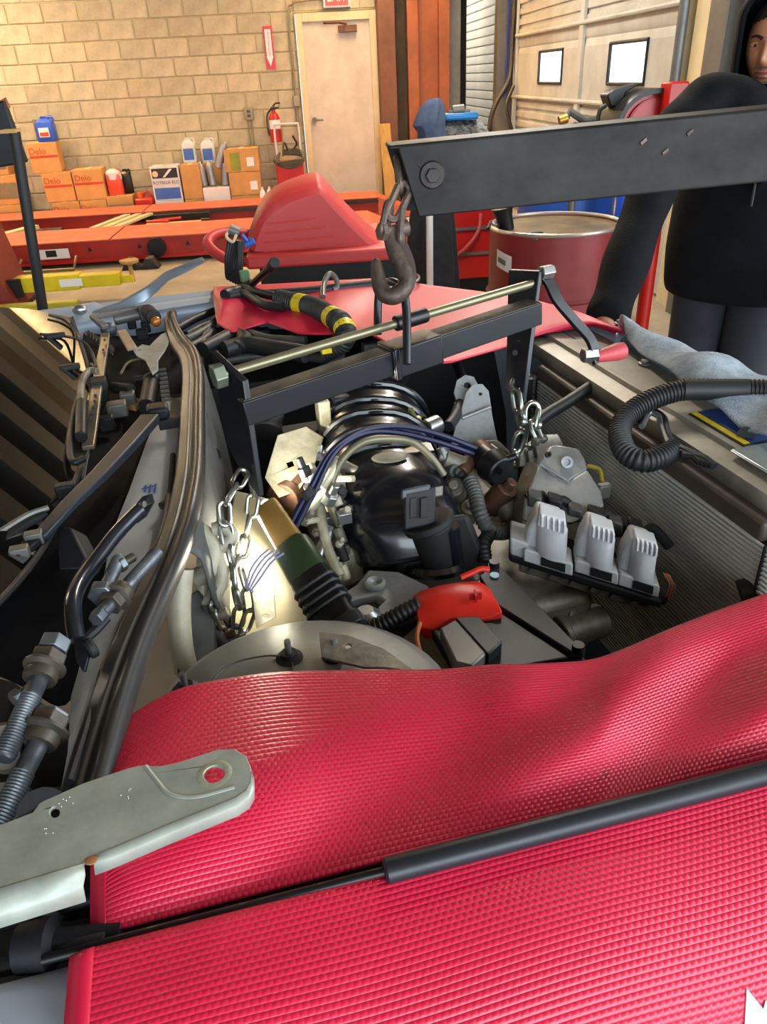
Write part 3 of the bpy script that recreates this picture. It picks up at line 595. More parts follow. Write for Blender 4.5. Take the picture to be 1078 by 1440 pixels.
# ============================================================ ENGINE CRANE
m_boom = mat('boom_steel', '292624', .5, 0, spec=.2, var=.5, vs=7, col2='120e0c', bump=.06, bs=25, stretch=(1, 1.5, 1.6))
m_rust = mat('rusty_steel', '6b5a50', .5, .4, var=.4, vs=15, col2='3a2c25', bump=.2, bs=80)
bt = [P(558, 204, d=1.09), P(1078, 152, d=1.10)]; bb = P(582, 309, d=1.10)
ax = (bt[1]-bt[0]).normalized(); nrm = ax.cross(ZV).normalized()           # nrm towards the camera
dn = (ax*ax.z-ZV).normalized(); hh = .103
bk = dn.cross(ax).normalized(); bk = bk if bk.y > 0 else -bk
LB = 1.15; o0 = bt[0]; sl_ = .026
t = thing('engine_crane', 'dark steel engine crane boom reaching in from the right', 'crane', (1.72, 1.45, 0))
def bp(u, v, wd): return o0+ax*u+dn*v+bk*wd
def plate_(u0, u0b, u1, wd, th=.006): return [bp(u0, 0, wd), bp(u1, 0, wd), bp(u1, hh, wd), bp(u0b, hh, wd)]
wdt = .075
hole = disc(bp(.055, .045, 0), bk, .008, 12)
mb = M().prism(plate_(0, sl_, LB, 0), bk*.006, [hole]).prism(plate_(-.012, sl_-.012, LB, wdt), bk*-.006).prism([bp(-.012, 0, 0), bp(LB, 0, 0), bp(LB, 0, wdt), bp(-.012, 0, wdt)], dn*.006)
mb.prism([bp(.16, hh-.006, 0), bp(LB, hh-.006, 0), bp(LB, hh-.006, wdt), bp(.16, hh-.006, wdt)], dn*.006)
build(mb, 'boom', m_boom, t, bevel=.0022)
m_pin = mat('dark_pin', '2a221e', .55, .2, var=.4, vs=40)
build(M().cyl(bp(.05, .045, -.012), bp(.05, .045, wdt+.012), .011, n=6), 'pin_bolt', m_pin, t, bevel=.001)
build(M().lathe(bp(.05, .045, -.001), -bk, [(0, .02), (.003, .018)], 18), 'washer', m_pin, t)
for u, v in ((.37, .028), (.44, .022), (.405, .045)): build(M().par(bp(u, v, -.001), ax*.004-dn*.003, dn*.002+ax*.001, bk*.0015), 'weld_blob', m_rust, t)
build(M().box(1.66, 1.8, 1.3, 1.5, .1, 1.75), 'mast', m_boom, t, bevel=.006)
build(M().box(.9, 1.8, .85, .95, .04, .12).box(.9, 1.8, 1.85, 1.95, .04, .12).box(1.68, 1.8, .85, 1.95, .04, .12), 'leg_frame', m_boom, t)
for x in (.95, 1.74):
    for y in (.9, 1.9): build(M().cyl((x, y-.02, .04), (x, y+.02, .04), .04), 'caster', m_rub, t)
# chain and hook
cc = bp(.05, .045, wdt*.45)
build(M().link(P(560, 245, d=1.135), P(556, 225, d=1.135)-P(562, 275, d=1.135), bk, .05, .02, .0055), 'chain_link', m_rust, t)
build(M().link(P(560, 283, d=1.13), P(571, 258, d=1.13)-P(552, 300, d=1.13), ax+bk*.3, .058, .02, .0058), 'chain_link', m_rust, t)
build(M().link(P(543, 308, d=1.13), P(548, 292, d=1.13)-P(541, 325, d=1.13), bk+ax*.5, .05, .02, .0055), 'chain_link', m_rust, t)
build(M().link(P(564, 318, d=1.14), P(565, 295, d=1.14)-P(562, 345, d=1.14), bk+ax*.2, .055, .018, .0055), 'chain_link', m_rust, t)
hk = cp([(548, 322), (550, 340), (558, 360), (567, 378), (571, 395), (566, 408), (554, 416), (542, 414), (535, 404), (531, 388), (529, 370), (528, 364)], 5, d=1.14)
rr = [.0095, .011, .0135, .0135, .013, .0135, .014, .0135, .0125, .011, .008, .004]
build(M().tube(hk, [rr[min(11, i//5)]*(1-(i % 5)/5)+rr[min(11, i//5+1)]*((i % 5)/5) for i in range(len(hk))], 12), 'hook', m_rust, t)
build(M().cyl(P(537, 326, d=1.13), P(562, 322, d=1.15), .0085).hexa(P(534, 326, d=1.125), P(541, 326, d=1.13), .014).cyl(P(560, 322, d=1.15), P(572, 320, d=1.155), .013), 'hook_pin', m_rust, t, bevel=.001)
build(M().tube(cp([(556, 318), (563, 340), (574, 368), (577, 392), (574, 402)], 5, d=1.155), 0, sq=(.018, .007, (0, 1, 0))), 'hook_strap', mat('strap_steel', '6a5654', .4, .6, var=.3, vs=30), t)
# ============================================================ LOAD LEVELLER
m_lev = mat('leveller_black', '101116', .38, .1, var=.25, vs=10, coat=.1)
m_dust = mat('dusty_top', '6d5d4c', .7, var=.4, vs=12, col2='2d2824')
m_zinc = mat('yellow_zinc', '857f66', .35, .7, var=.15, vs=25)
m_chrome = mat('galvanised', 'b9bcbb', .25, .9, var=.15, vs=20)
a, b = P(338, 578, d=1.09), P(752, 438, d=1.30)                               # bar centre line
ld = (b-a).normalized(); lsd = ld.cross(ZV).normalized(); lsd = -lsd if lsd.y > 0 else lsd   # side towards camera
lup = lsd.cross(ld).normalized(); lup = lup if lup.z > 0 else -lup
t = thing('load_leveller', 'black engine load leveller bar with zinc screw, hung on the hook', 'leveller', (a+b)/2)
hw_ = .0195
build(M().par((a+b)/2, (b-a)/2, lsd*hw_, lup*hw_), 'bar', m_lev, t, bevel=.002)
build(M().par((a+b)/2+lup*(hw_+.0006), (b-a)*.495, lsd*(hw_-.002), lup*.0006), 'dusty_face', m_dust, t)
ra, rb = P(312, 527, d=1.075), P(757, 396, d=1.30)
rd = (rb-ra).normalized()
build(M().cyl(ra, rb, .0072), 'screw', m_zinc, t)
build(M().hexa(ra-rd*.014, ra+rd*.004, .0185), 'hex_head', mat('dull_zinc', '7f8877', .4, .7, var=.2, vs=30), t, bevel=.0015)
build(M().cyl(ra+(rb-ra)*.50, ra+(rb-ra)*.60, .0125), 'screw_nut', m_lev, t, bevel=.0015)
# end plates
q = [P(296, 494, d=1.075), P(341, 536, d=1.06), P(364, 700, d=1.13), P(340, 668, d=1.15), P(318, 622, d=1.14)]
build(M().prism(q, ld*.009), 'end_plate', m_lev, t, bevel=.0015)
q = [P(720, 378, d=1.32), P(763, 380, d=1.285), P(752, 470, d=1.30), P(740, 566, d=1.34), P(716, 545, d=1.36)]
build(M().prism(q, ld*-.009), 'end_plate', m_lev, t, bevel=.0015)
for px, py in ((733, 479), (724, 496)): build(M().cyl(P(px, py, d=1.318), P(px, py, d=1.33), .005), 'plate_hole', m_chrome if py < 485 else m_dark, t)
# carriage with U-shaped lifting eye
ms = a+(b-a)*.535
build(M().par(ms, ld*.047, lsd*(hw_+.006), lup*(hw_+.005)), 'carriage', m_lev, t, bevel=.003)
build(M().par(ms-ld*.04, ld*.005, lsd*(hw_+.008), lup*(hw_+.007)), 'carriage_rib', m_lev, t, bevel=.002)
build(M().tube(cp([(531, 470, 1.22), (531, 440, 1.22), (533, 412, 1.21), (543, 398, 1.19), (556, 398, 1.165), (567, 410, 1.15), (571, 435, 1.15), (572, 470, 1.15), (572, 512, 1.15)], 6, d=1), .0068, 12), 'lifting_eye', m_lev, t)
# crank
build(M().tube(crom([P(759, 384, d=1.30), P(772, 398, d=1.305), P(785, 424, d=1.31), P(808, 452, d=1.33), P(830, 478, d=1.35), P(840, 510, d=1.37)], 5), 0, sq=(.022, .008, (.2, -.6, .8))), 'crank_arm', m_lev, t, bevel=.001)
build(M().hexa(P(760, 384, d=1.29), P(776, 381, d=1.30), .012), 'crank_nut', m_chrome, t, bevel=.001)
build(M().hexa(P(819, 500, d=1.36), P(838, 498, d=1.365), .014), 'grip_nut', m_chrome, t, bevel=.001)
ka, kb = P(838, 502, d=1.365), P(879, 492, d=1.38)
build(M().lathe(ka, kb-ka, [(0, .010), (.01, .012), ((kb-ka).length*.7, .0165), ((kb-ka).length*.92, .0155), ((kb-ka).length, .009)], 18), 'grip', mat('faded_red_grip', 'b8444a', .5, var=.15, vs=20), t)
# chains
m_link = mat('chain_zinc', '94958e', .28, .9, var=.25, vs=25)
def chain(label, pts, loc, r=.0034, ln=.036, wd=.017, closed=False):
    t = thing('lifting_chain', label, 'chain', loc); n = 0
    for path in pts:
        L = [0]
        for u, v in zip(path, path[1:]): L.append(L[-1]+(v-u).length)
        pitch = ln-1.2*r; k = int(L[-1]/pitch)
        for i in range(max(1, k)):
            s_ = (i+.5)*L[-1]/max(1, k); j = max(q for q in range(len(L)-1) if L[q] <= s_); f_ = (s_-L[j])/(L[j+1]-L[j])
            c = path[j].lerp(path[j+1], f_); d = path[j+1]-path[j]; side = frame_of(d)[1]; up_ = frame_of(d)[2]
            an = (n % 2)*pi/2+.35+random.uniform(-.2, .2)
            build(M().link(c, d, side*cos(an)+up_*sin(an), ln, wd, r), 'chain_link', m_link, t); n += 1
    return t
t1 = chain('galvanised chain looped through the left end of the leveller', [
    cp([(344, 662, 1.125), (328, 690, 1.10), (316, 715, 1.09), (318, 745, 1.09), (326, 790, 1.10), (331, 830, 1.10), (336, 862, 1.11), (330, 890, 1.12), (318, 905, 1.12)], 8, d=1),
    cp([(352, 668, 1.15), (356, 700, 1.15), (349, 735, 1.15), (340, 775, 1.14), (324, 800, 1.12), (308, 825, 1.10), (300, 850, 1.09), (306, 880, 1.10), (318, 905, 1.12)], 8, d=1),
    cp([(318, 905, 1.12), (340, 888, 1.12), (350, 862, 1.12), (346, 828, 1.13), (338, 800, 1.13)], 8, d=1)], P(318, 905, d=1.12))
t2 = chain('galvanised chain with shackles under the right end of the leveller', [
    cp([(738, 520, 1.345), (726, 545, 1.34), (728, 575, 1.34), (734, 600, 1.36), (726, 630, 1.38), (722, 655, 1.42)], 8, d=1),
    cp([(756, 575, 1.36), (752, 598, 1.36), (744, 620, 1.38), (748, 650, 1.42)], 8, d=1)], P(735, 640, d=1.4), r=.0042, ln=.042, wd=.02)
for c, d_, s_ in ((P(748, 580, d=1.35), P(757, 535, d=1.35)-P(748, 590, d=1.35), AF), (P(752, 605, d=1.35), P(742, 590, d=1.35)-P(757, 625, d=1.35), BF+AF)):
    sh = M(); d_ = d_.normalized(); s_ = (s_-d_*s_.dot(d_)).normalized(); pts = []
    for k in range(13): an = pi*k/12; pts.append(c+s_*cos(an)*.014+d_*(sin(an)*.018))
    pts = [c+s_*.011-d_*.02]+pts+[c-s_*.011-d_*.02]
    build(sh.tube(pts, .0048, 10).cyl(c+s_*.02-d_*.02, c-s_*.02-d_*.02, .005).cyl(c+s_*.019-d_*.02, c+s_*.013-d_*.02, .0085).cyl(c-s_*.019-d_*.02, c-s_*.013-d_*.02, .0085), 'shackle', m_link, t2)
# ============================================================ THE CAR
m_paint = mat('car_paint', 'a9b4c2', .4, .15, var=.06, vs=3, coat=.2)
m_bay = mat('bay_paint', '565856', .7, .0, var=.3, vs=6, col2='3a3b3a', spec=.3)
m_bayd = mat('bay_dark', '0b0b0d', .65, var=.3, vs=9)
m_seal = mat('seal_rubber', '2b2b2a', .4, var=.3, vs=14, spec=.6)
m_plas = mat('cowl_plastic', '14161b', .5, var=.3, vs=5, spec=.3)
m_alu = mat('cast_aluminium', 'b2b5b5', .42, .35, var=.3, vs=14, bump=.08, bs=90, col2='8b8e8e')
m_alud = mat('dirty_aluminium', '8b8678', .5, .3, var=.4, vs=16, bump=.12, bs=70, col2='57534a')
m_steel = mat('bare_steel', 'a5a8a8', .3, .85, var=.25, vs=20)
m_pale = mat('heat_shield', 'c4bfa8', .45, .15, var=.35, vs=18, col2='8d8873')
m_man = mat('manifold_plastic', '14161c', .24, var=.2, vs=9, coat=.35)
m_hose = mat('hose_rubber', '1d1e21', .5, var=.3, vs=18)
m_hoseg = mat('grey_hose', '494a48', .5, var=.3, vs=18)
m_blue = mat('blue_vacuum', '0b1134', .42, var=.15, vs=10, spec=.35)
m_tape = mat('yellow_tape', 'd9c01c', .35, var=.25, vs=30)
m_coil = mat('coil_grey', 'b4b6b8', .5, var=.2, vs=20)
m_copper = mat('exhaust_brown', '7d5a44', .5, .5, var=.4, vs=14, col2='4b3529')
t = CAR = thing('car', 'grey car with its bonnet off, windshield, cowl and open engine bay', 'car', (.0, 1.0, 0))
# windshield
wq = P(112, 600, z=.95); wn = (AF*sin(radians(26))+ZV*cos(radians(26))).normalized()
WS = (wq+wn*.006, wn); wpix = [(101, 447), (124, 520), (128, 600), (100, 690), (40, 800), (-120, 960), (-900, 900), (-900, 430), (-20, 431), (40, 434)]
m_glass = mat('windshield_glass', '0c0e0d', .015, var=0, spec=.5, coat=1); m_glass.node_tree.nodes['Principled BSDF'].inputs['Coat Roughness'].default_value = .012; m_glass.node_tree.nodes['Principled BSDF'].inputs['IOR'].default_value = 2.3
ws_ = (ZV*sin(radians(26))-AF*cos(radians(26))).normalized()*-1; ws_ = ws_ if ws_.z > 0 else -ws_
ws_ = (ws_-wn*ws_.dot(wn)).normalized()
wb_ = [P(*q, pl=(wq, wn)) for q in wpix[:6]]; wb_ = wb_+[wb_[-1]-BF*.3, wb_[-1]-BF*.3+ws_*.75, P(-20, 431, pl=(wq, wn))+ws_*.75, P(-20, 431, pl=(wq, wn)), P(40, 434, pl=(wq, wn))]
build(M().prism(wb_, wn*-.005), 'windshield', m_glass, t)
wp2 = [(101, 447), (124, 520), (128, 600), (100, 690), (40, 800), (-120, 960)]
build(M().tube(crom([P(q[0], q[1], pl=(wq, wn)) for q in wp2], 6), .005, 8), 'glass_edge', m_rub, t)
build(M().prism([p-wn*.008 for p in wb_], wn*-.004), 'dash_shade', m_bayd, t)
build(M().tube([wb_[5], wb_[6], wb_[7]], 0, sq=(.05, .03, wn)), 'pillar', m_paint, t, bevel=.008)
# fenders as pressed sheets
def sheet(base, along, a0, a1, prof, n=14, bow=0):
    return M().grid([[base+along*(a0+(a1-a0)*i/n)+BF*b+ZV*(z-bow*((i/n)-.4)**2) for b, z in prof] for i in range(n+1)])
nb = P(135, 1348, z=.915); nb.z = 0
nal = (P(1078, 1110, z=.915)-P(0, 1392, z=.915)).normalized()
def fender_rows(a0, a1, n, prof, base, al, ac): return M().grid([[base+al*(a0+(a1-a0)*i/n)+ac*b+ZV*z for b, z in prof] for i in range(n+1)])
NC = V((-nal.y, nal.x, 0))
build(fender_rows(-.9, 1.1, 20, [(.0, .895), (0, .912), (-.012, .918), (-.06, .915), (-.12, .895), (-.165, .85), (-.19, .76), (-.2, .6), (-.19, .45), (-.17, .32)], nb, nal, NC), 'near_fender', m_paint, t, solid=.002)
build(fender_rows(-.9, 1.1, 16, [(.0, .895), (.03, .87), (.05, .86), (.10, .87), (.14, .88), (.22, .875), (.245, .84)], nb, nal, NC), 'near_inner_flange', m_bay, t, solid=.003)
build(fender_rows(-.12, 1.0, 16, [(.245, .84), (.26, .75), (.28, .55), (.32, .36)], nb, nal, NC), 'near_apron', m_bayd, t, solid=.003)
# far fender
f0_, f1_ = P(-40, 452, z=.95), P(303, 412, z=.95); fal = (f1_-f0_).normalized(); FC = V((-fal.y, fal.x, 0))
fpath = crom([f0_-fal*.35, f0_, f1_, P(400, 408, z=.95), P(540, 401, z=.95), P(665, 419, z=.95), P(810, 447, z=.95), P(880, 470, z=.94)], 6)
fr_ = []
for i, p in enumerate(fpath):
    d = fpath[min(i+1, len(fpath)-1)]-fpath[max(i-1, 0)]; d.z = 0; d.normalize(); ac = V((-d.y, d.x, 0)); fr_.append([V((p.x, p.y, 0))+ac*b*(.55 if i > 22 else 1)+ZV*(z-.012*(i > 12)) for b, z in [(-.06, .86), (-.05, .93), (-.035, .945), (-.01, .95), (.01, .955), (.03, .945), (.06, .90), (.09, .8), (.10, .6), (.09, .32)]])
build(M().grid(fr_), 'far_fender', m_paint, t, solid=.003)
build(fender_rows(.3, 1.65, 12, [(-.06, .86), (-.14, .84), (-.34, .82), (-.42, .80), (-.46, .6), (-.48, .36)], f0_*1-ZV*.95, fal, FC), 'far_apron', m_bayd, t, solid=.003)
# bonnet hinge arm (far) and its rail
build(M().prism([P(128, 441, z=.97), P(165, 428, z=.985), P(205, 405, z=1.02), P(232, 384, z=1.06), P(262, 372, z=1.08), P(284, 364, z=1.09), P(288, 370, z=1.085), P(262, 384, z=1.06), P(236, 396, z=1.04), P(222, 410, z=1.01), P(205, 424, z=.985), P(178, 436, z=.97)], (0, .012, .004)), 'hinge_arm', mat('hinge_metal', 'a3b0bd', .3, .6, var=.15), t, bevel=.003)
build(M().prism([P(92, 446, z=.97), P(108, 432, z=.985), P(130, 428, z=.985), P(150, 438, z=.97), P(200, 432, z=.965), P(300, 418, z=.96), P(300, 424, z=.955), P(160, 446, z=.96), P(110, 454, z=.96)], (0, .03, 0)), 'hinge_base', m_paint, t, bevel=.004)
build(M().ell(P(112, 436, z=.985), (.02, 0, 0), (0, .012, 0), (0, 0, .014)), 'hinge_rivet', m_steel, t)
# bonnet seal: ribbed rubber running along the firewall
sp = [P(242, 440, z=.965), P(240, 452, z=.965), P(250, 478, z=.965), P(266, 500, z=.965), P(272, 530, z=.965), P(271, 575, z=.965), P(270, 620, z=.965), P(267, 670, z=.965), P(257, 725, z=.963), P(238, 785, z=.96), P(212, 845, z=.955), P(186, 905, z=.95), P(163, 970, z=.945), P(143, 1035, z=.94), P(126, 1095, z=.935), P(112, 1150, z=.93)]
sp = crom(sp, 7)
prof = [(-.025, -.006), (-.024, .002), (-.020, .005), (-.012, .005), (-.009, .008), (-.006, .008), (-.003, .005), (.001, .006), (.004, .011), (.009, .015), (.015, .015), (.020, .011), (.023, .003), (.022, -.008)]
R = []
for i, p in enumerate(sp):
    d = (sp[min(i+1, len(sp)-1)]-sp[max(i-1, 0)]); d.z = 0; d.normalize(); sd = V((-d.y, d.x, 0))
    k_ = .72+.28*min(1, max(0, (i-8)/10)); k_ *= (1 if i > 4 else .75)
    R.append([p+sd*x*k_+ZV*z for x, z in prof])
build(M().rings(R), 'bonnet_seal', m_seal, t, ang=50)
# firewall below the seal, on the engine side; light-grey gutter on the other
fw = []
for i, p in enumerate(sp):
    if i < 14 or i > 61: continue
    dp_ = max(.1, min(.5, .5-.4*(i-50)/11))
    fw.append([p-ZV*.006+AF*.012, p+AF*.025-ZV*.02, p+AF*(.03+.02*dp_)-ZV*dp_*.3, p+AF*(.03+.04*dp_)-ZV*dp_*.6, p+AF*(.03+.06*dp_)-ZV*dp_])
build(M().grid(fw), 'firewall', m_bay, t, solid=.003)
gt = mat('gutter_grey', 'b4bcc4', .6, .0, var=.15, vs=8, spec=.2)
build(M().grid([[P(x0, y, z=.93), P((x0+x1)/2, y, z=.925), P(x1, y, z=.935)] for x0, x1, y in ((232, 262, 560), (205, 258, 625), (182, 250, 690), (160, 240, 745), (150, 222, 790), (140, 200, 850), (120, 180, 910), (100, 160, 980), (95, 150, 1060), (80, 130, 1140))]), 'gutter', gt, t, solid=.003)
for k in range(3): build(M().tube([P(200+k*7, 688-k*2, z=.929), P(205+k*7, 683-k, z=.93), P(203+k*7, 692, z=.929)], .0016, 6), 'blue_paint_mark', m_ink_b, t)
build(M().tube(cp([(243, 640), (240, 690), (235, 720), (222, 770), (195, 830), (165, 890), (140, 960), (120, 1030), (98, 1100)], 6, z=.943), .005, 8), 'drain_hose', m_hose, t)
build(M().tube(cp([(240, 700), (236, 730), (226, 762), (210, 790), (200, 805)], 6, z=.952), .009, 10), 'gutter_hose', m_hose, t)
build(M().cyl(P(238, 706, z=.95), P(226, 712, z=.95), .006), 'hose_clip', m_black, t)
# cowl tray and cover
build(M().grid([[P(-60, 940, z=.86), P(10, 960, z=.86), P(60, 990, z=.86), P(100, 1020, z=.87)], [P(-40, 830, z=.90), P(60, 820, z=.90), P(110, 850, z=.89), P(150, 870, z=.88)], [P(20, 790, z=.915), P(100, 745, z=.91), P(150, 745, z=.90), P(185, 755, z=.89)], [P(90, 700, z=.92), P(140, 660, z=.91), P(185, 660, z=.90), P(215, 670, z=.89)], [P(120, 620, z=.91), P(160, 580, z=.89), P(205, 580, z=.88), P(232, 590, z=.88)], [P(125, 540, z=.90), P(160, 500, z=.87), P(205, 490, z=.86), P(245, 500, z=.87)], [P(105, 455, z=.90), P(150, 450, z=.87), P(200, 445, z=.86), P(238, 445, z=.87)]]), 'cowl_tray', mat('tray_plastic', '121214', .75, var=.3, vs=6, spec=.12), t, sub=2, solid=.004)
build(M().grid([[P(-80, 1130, z=.80), P(20, 1140, z=.80), P(110, 1160, z=.82)], [P(-60, 940, z=.86), P(20, 960, z=.86), P(100, 1020, z=.87)]]), 'cowl_lower', m_bayd, t, solid=.004)
build(M().prism([P(82, 800, z=.93), P(80, 742, z=.955), P(98, 740, z=.955), P(122, 786, z=.93), P(112, 798, z=.93)], AF*.02-ZV*.02), 'cowl_block', m_plas, t, bevel=.003)
# wiper arm: long tapering channel with pivot, and blade
build(M().tube([P(212, 588, z=.985), P(180, 625, z=.985), P(140, 668, z=.985), P(95, 712, z=.98), P(55, 756, z=.975)], 0, sq=(.030, .016, (0, 0, 1)), rf=lambda u: 1.12-.45*u), 'wiper_arm', mat('wiper_black', '2a2d36', .42, .2, var=.2, vs=12), t, bevel=.003)
build(M().par(P(222, 578, z=.98), AF*.02, BF*.02, ZV*.012), 'wiper_pivot_cap', m_plas, t, bevel=.006)
build(M().par(P(246, 594, z=.955), AF*.03, BF*.006, ZV*.01), 'wiper_stop', m_bayd, t, bevel=.002)
build(M().tube(cp([(55, 756), (40, 770), (24, 782), (0, 790), (-40, 793)], 5, z=.972), 0, sq=(.016, .010, (0, 0, 1))), 'wiper_hook', m_plas, t, bevel=.002)
for px, py in ((48, 756), (28, 777)): build(M().par(P(px, py, z=.975), AF*.012, BF*.008, ZV*.009), 'wiper_clip', m_grey, t, bevel=.002)
build(M().tube(cp([(68, 714), (40, 724), (0, 748), (-40, 775)], 5, z=.985), .0045, 8), 'blade_spine', m_grey, t)
build(M().tube(cp([(62, 722), (30, 738), (0, 762), (-40, 795)], 5, z=.98), 0, sq=(.02, .008, (0, 0, 1))), 'wiper_blade', m_rub, t)
build(M().par(P(92, 690, z=.965), AF*.014, BF*.01, ZV*.012), 'arm_bumper', m_rub, t, bevel=.003)
# linkage and motor clutter at the cowl's far end
build(M().par(P(178, 478, z=.965), AF*.012+BF*.004, BF*.085-AF*.012, ZV*.004), 'linkage_plate', mat('link_warm', '9a8570', .4, .2, var=.2), t, bevel=.003)
build(M().prism([*[P(x, y, z=.965) for x, y in ((187, 492), (200, 484), (210, 486), (226, 470), (240, 464), (244, 468), (232, 492), (222, 506), (222, 520), (214, 526), (204, 506), (192, 500))]], ZV*-.004, [disc(P(196, 492, z=.965), ZV, .004, 10), disc(P(236, 472, z=.965), ZV, .005, 10)]), 'wiper_bracket', m_alu, t, bevel=.0008)
build(M().tube([P(148, 460, z=.97), P(130, 446, z=.98), P(205, 432, z=.975)], 0, sq=(.02, .012, (0, 0, 1))), 'hinge_strip', m_grey, t, bevel=.002)
build(M().cyl(P(160, 450, z=.96), P(196, 442, z=.965), .015).cyl(P(196, 442, z=.965), P(210, 440, z=.965), .024), 'washer_motor', m_grey, t, bevel=.003)
build(M().ell(P(153, 464, z=.955), (.022, 0, 0), (0, .022, 0), (0, 0, .02)), 'grey_knob', mat('knob_grey', '3b4048', .45, var=.2), t)
build(M().ell(P(219, 452, z=.97), (.014, 0, 0), (0, .014, 0), (0, 0, .014)).cyl(P(219, 452, z=.97), P(218, 440, z=.985), .004), 'amber_plug', mat('amber', 'b8702a', .3, .3, var=.3, vs=40), t)
build(M().cyl(P(208, 438, z=.98), P(216, 446, z=.98), .02), 'dark_knob', m_bayd, t, bevel=.003)
build(M().tube(cp([(148, 470, .955), (147, 485, .955), (144, 500, .96), (139, 530, .965), (134, 560, .965), (130, 590, .96), (127, 612, .955), (124, 630, .955)], 4, z=1), 0, sq=(.022, .010, (0, 0, 1))), 'linkage_bar', mat('link_pale', '8f8472', .35, .7, var=.25, vs=20), t, bevel=.002)
for q in ((147, 478), (145, 492), (134, 556), (133, 564), (131, 572), (130, 580), (128, 588)): build(M().cyl(P(q[0], q[1], z=.967), P(q[0], q[1], z=.973), .003), 'rivet', m_bayd, t)
build(M().par(P(139, 540, z=.966), AF*.016, BF*.02, ZV*.011), 'bar_clamp', m_bayd, t, bevel=.002)
build(M().tube([P(126, 628, z=.95), P(121, 650, z=.945), P(117, 672, z=.94)], .003, 6), 'linkage_rod', m_steel, t)
build(M().tube(cp([(136, 522), (125, 522), (116, 535), (113, 556), (115, 570)], 5, z=.98), .0075, 10), 'nozzle_hose', m_alud, t)
build(M().cyl(P(115, 566, z=.98), P(114, 615, z=.97), .011), 'nozzle_body', m_plas, t, bevel=.002)
build(M().tube(cp([(110, 560), (101, 600), (98, 635), (104, 650), (118, 645)], 6, z=.965), .006, 10), 'black_loop', m_rub, t)
build(M().prism([P(104, 575, z=.96), P(122, 585, z=.955), P(124, 640, z=.95), P(108, 652, z=.95), P(98, 630, z=.955)], ZV*-.012), 'black_disc', m_bayd, t, bevel=.004)
build(M().tube(crom([P(57, 470, pl=WS), P(92, 473, pl=WS), P(116, 480, z=.99), P(130, 498, z=.97), P(135, 516, z=.97), P(128, 512, z=.97)], 5), .0035, 8), 'washer_lead', m_rub, t)
build(M().par(P(75, 472, pl=WS), AF*.028-BF*.004, BF*.008, ZV*.006), 'washer_nozzle', m_rub, t, bevel=.003)
build(M().par(P(98, 516, pl=WS), AF*.022, BF*.009, ZV*.006), 'washer_nozzle', m_rub, t, bevel=.003)
build(M().tube(crom([P(68, 443, pl=WS), P(90, 450, pl=WS), P(105, 465, pl=WS), P(112, 476, z=.99)], 5), .003, 6), 'thin_lead', m_rub, t)
build(M().prism([P(118, 467, z=.955), P(130, 468, z=.95), P(160, 488, z=.945), P(158, 496, z=.945)], ZV*-.006), 'cowl_grille', m_card, t)
for k in range(9): build(M().par(P(124+4.2*k, 470+2.7*k, z=.955), AF*.0025, BF*.022, ZV*.004), 'grille_slat', m_bayd, t)
build(M().cyl(P(212, 540, z=.94), P(206, 572, z=.935), .017).ell(P(213, 534, z=.945), (.02, 0, 0), (0, .018, 0), (0, 0, .016)), 'pivot_post', m_plas, t)
build(M().cyl(P(190, 534, z=.94), P(225, 530, z=.94), .008).cyl(P(160, 545, z=.94), P(185, 548, z=.945), .012), 'dark_links', m_bayd, t)
build(M().tube(cp([(170, 525), (180, 510), (200, 504), (222, 502)], 5, z=.955), .003, 6), 'olive_wire', mat('olive_wire', '5d5a34', .5), t)
for k in range(8): build(M().par(P(228+k*.8, 520+k*6, z=.945), AF*.009, BF*.0025, ZV*.003), 'vent_slat', m_grey, t)
for q, s_ in (((165, 575), .02), ((150, 595), .015), ((180, 560), .016), ((145, 555), .012), ((200, 470), .015), ((170, 440), .014), ((185, 455), .012), ((205, 460), .012)):
    build(M().par(P(q[0], q[1], z=.93), AF*s_, BF*s_*.8, ZV*.015), 'cowl_connector', random.choice((m_bayd, m_grey, m_plas)), t, bevel=.004)
build(M().prism([P(172, 553, z=.925), P(200, 562, z=.92), P(190, 572, z=.92), P(180, 570, z=.92)], ZV*-.01), 'brass_tab', m_card, t)
# strut tower with studs and a folded plate
tc_ = P(425, 1000, z=.868)
build(M().lathe(tc_-ZV*.25, ZV, [(0, .21), (.18, .20), (.235, .185), (.25, .165), (.252, .12), (.262, .10), (.262, .05)], 48), 'strut_tower', mat('tower_grey', '93948f', .4, .35, var=.3, vs=7, col2='6f716c'), t)
for px, py in ((405, 912), (258, 958), (470, 908)):
    p = P(px, py, z=.895); build(M().lathe(p-ZV*.018, ZV, [(0, .017), (.004, .017), (.006, .011), (.012, .010)], 16), 'stud_nut', m_rub, t); build(M().cyl(p-ZV*.006, p+ZV*.012, .0042), 'stud', m_steel, t)
build(M().tube(cp([(292, 985), (300, 955), (330, 932), (380, 922), (408, 930), (412, 950)], 6, z=.882), .0012, 6), 'tower_wire', m_hoseg, t)
build(M().prism([P(448, 888, z=.90), P(490, 893, z=.90), P(540, 912, z=.90), P(585, 944, z=.90), P(540, 938, z=.90), P(512, 938, z=.90), P(452, 924, z=.90)], ZV*-.004, [disc(P(488, 908, z=.90), ZV, .005, 10)]), 'tower_plate', m_alud, t, bevel=.0008)
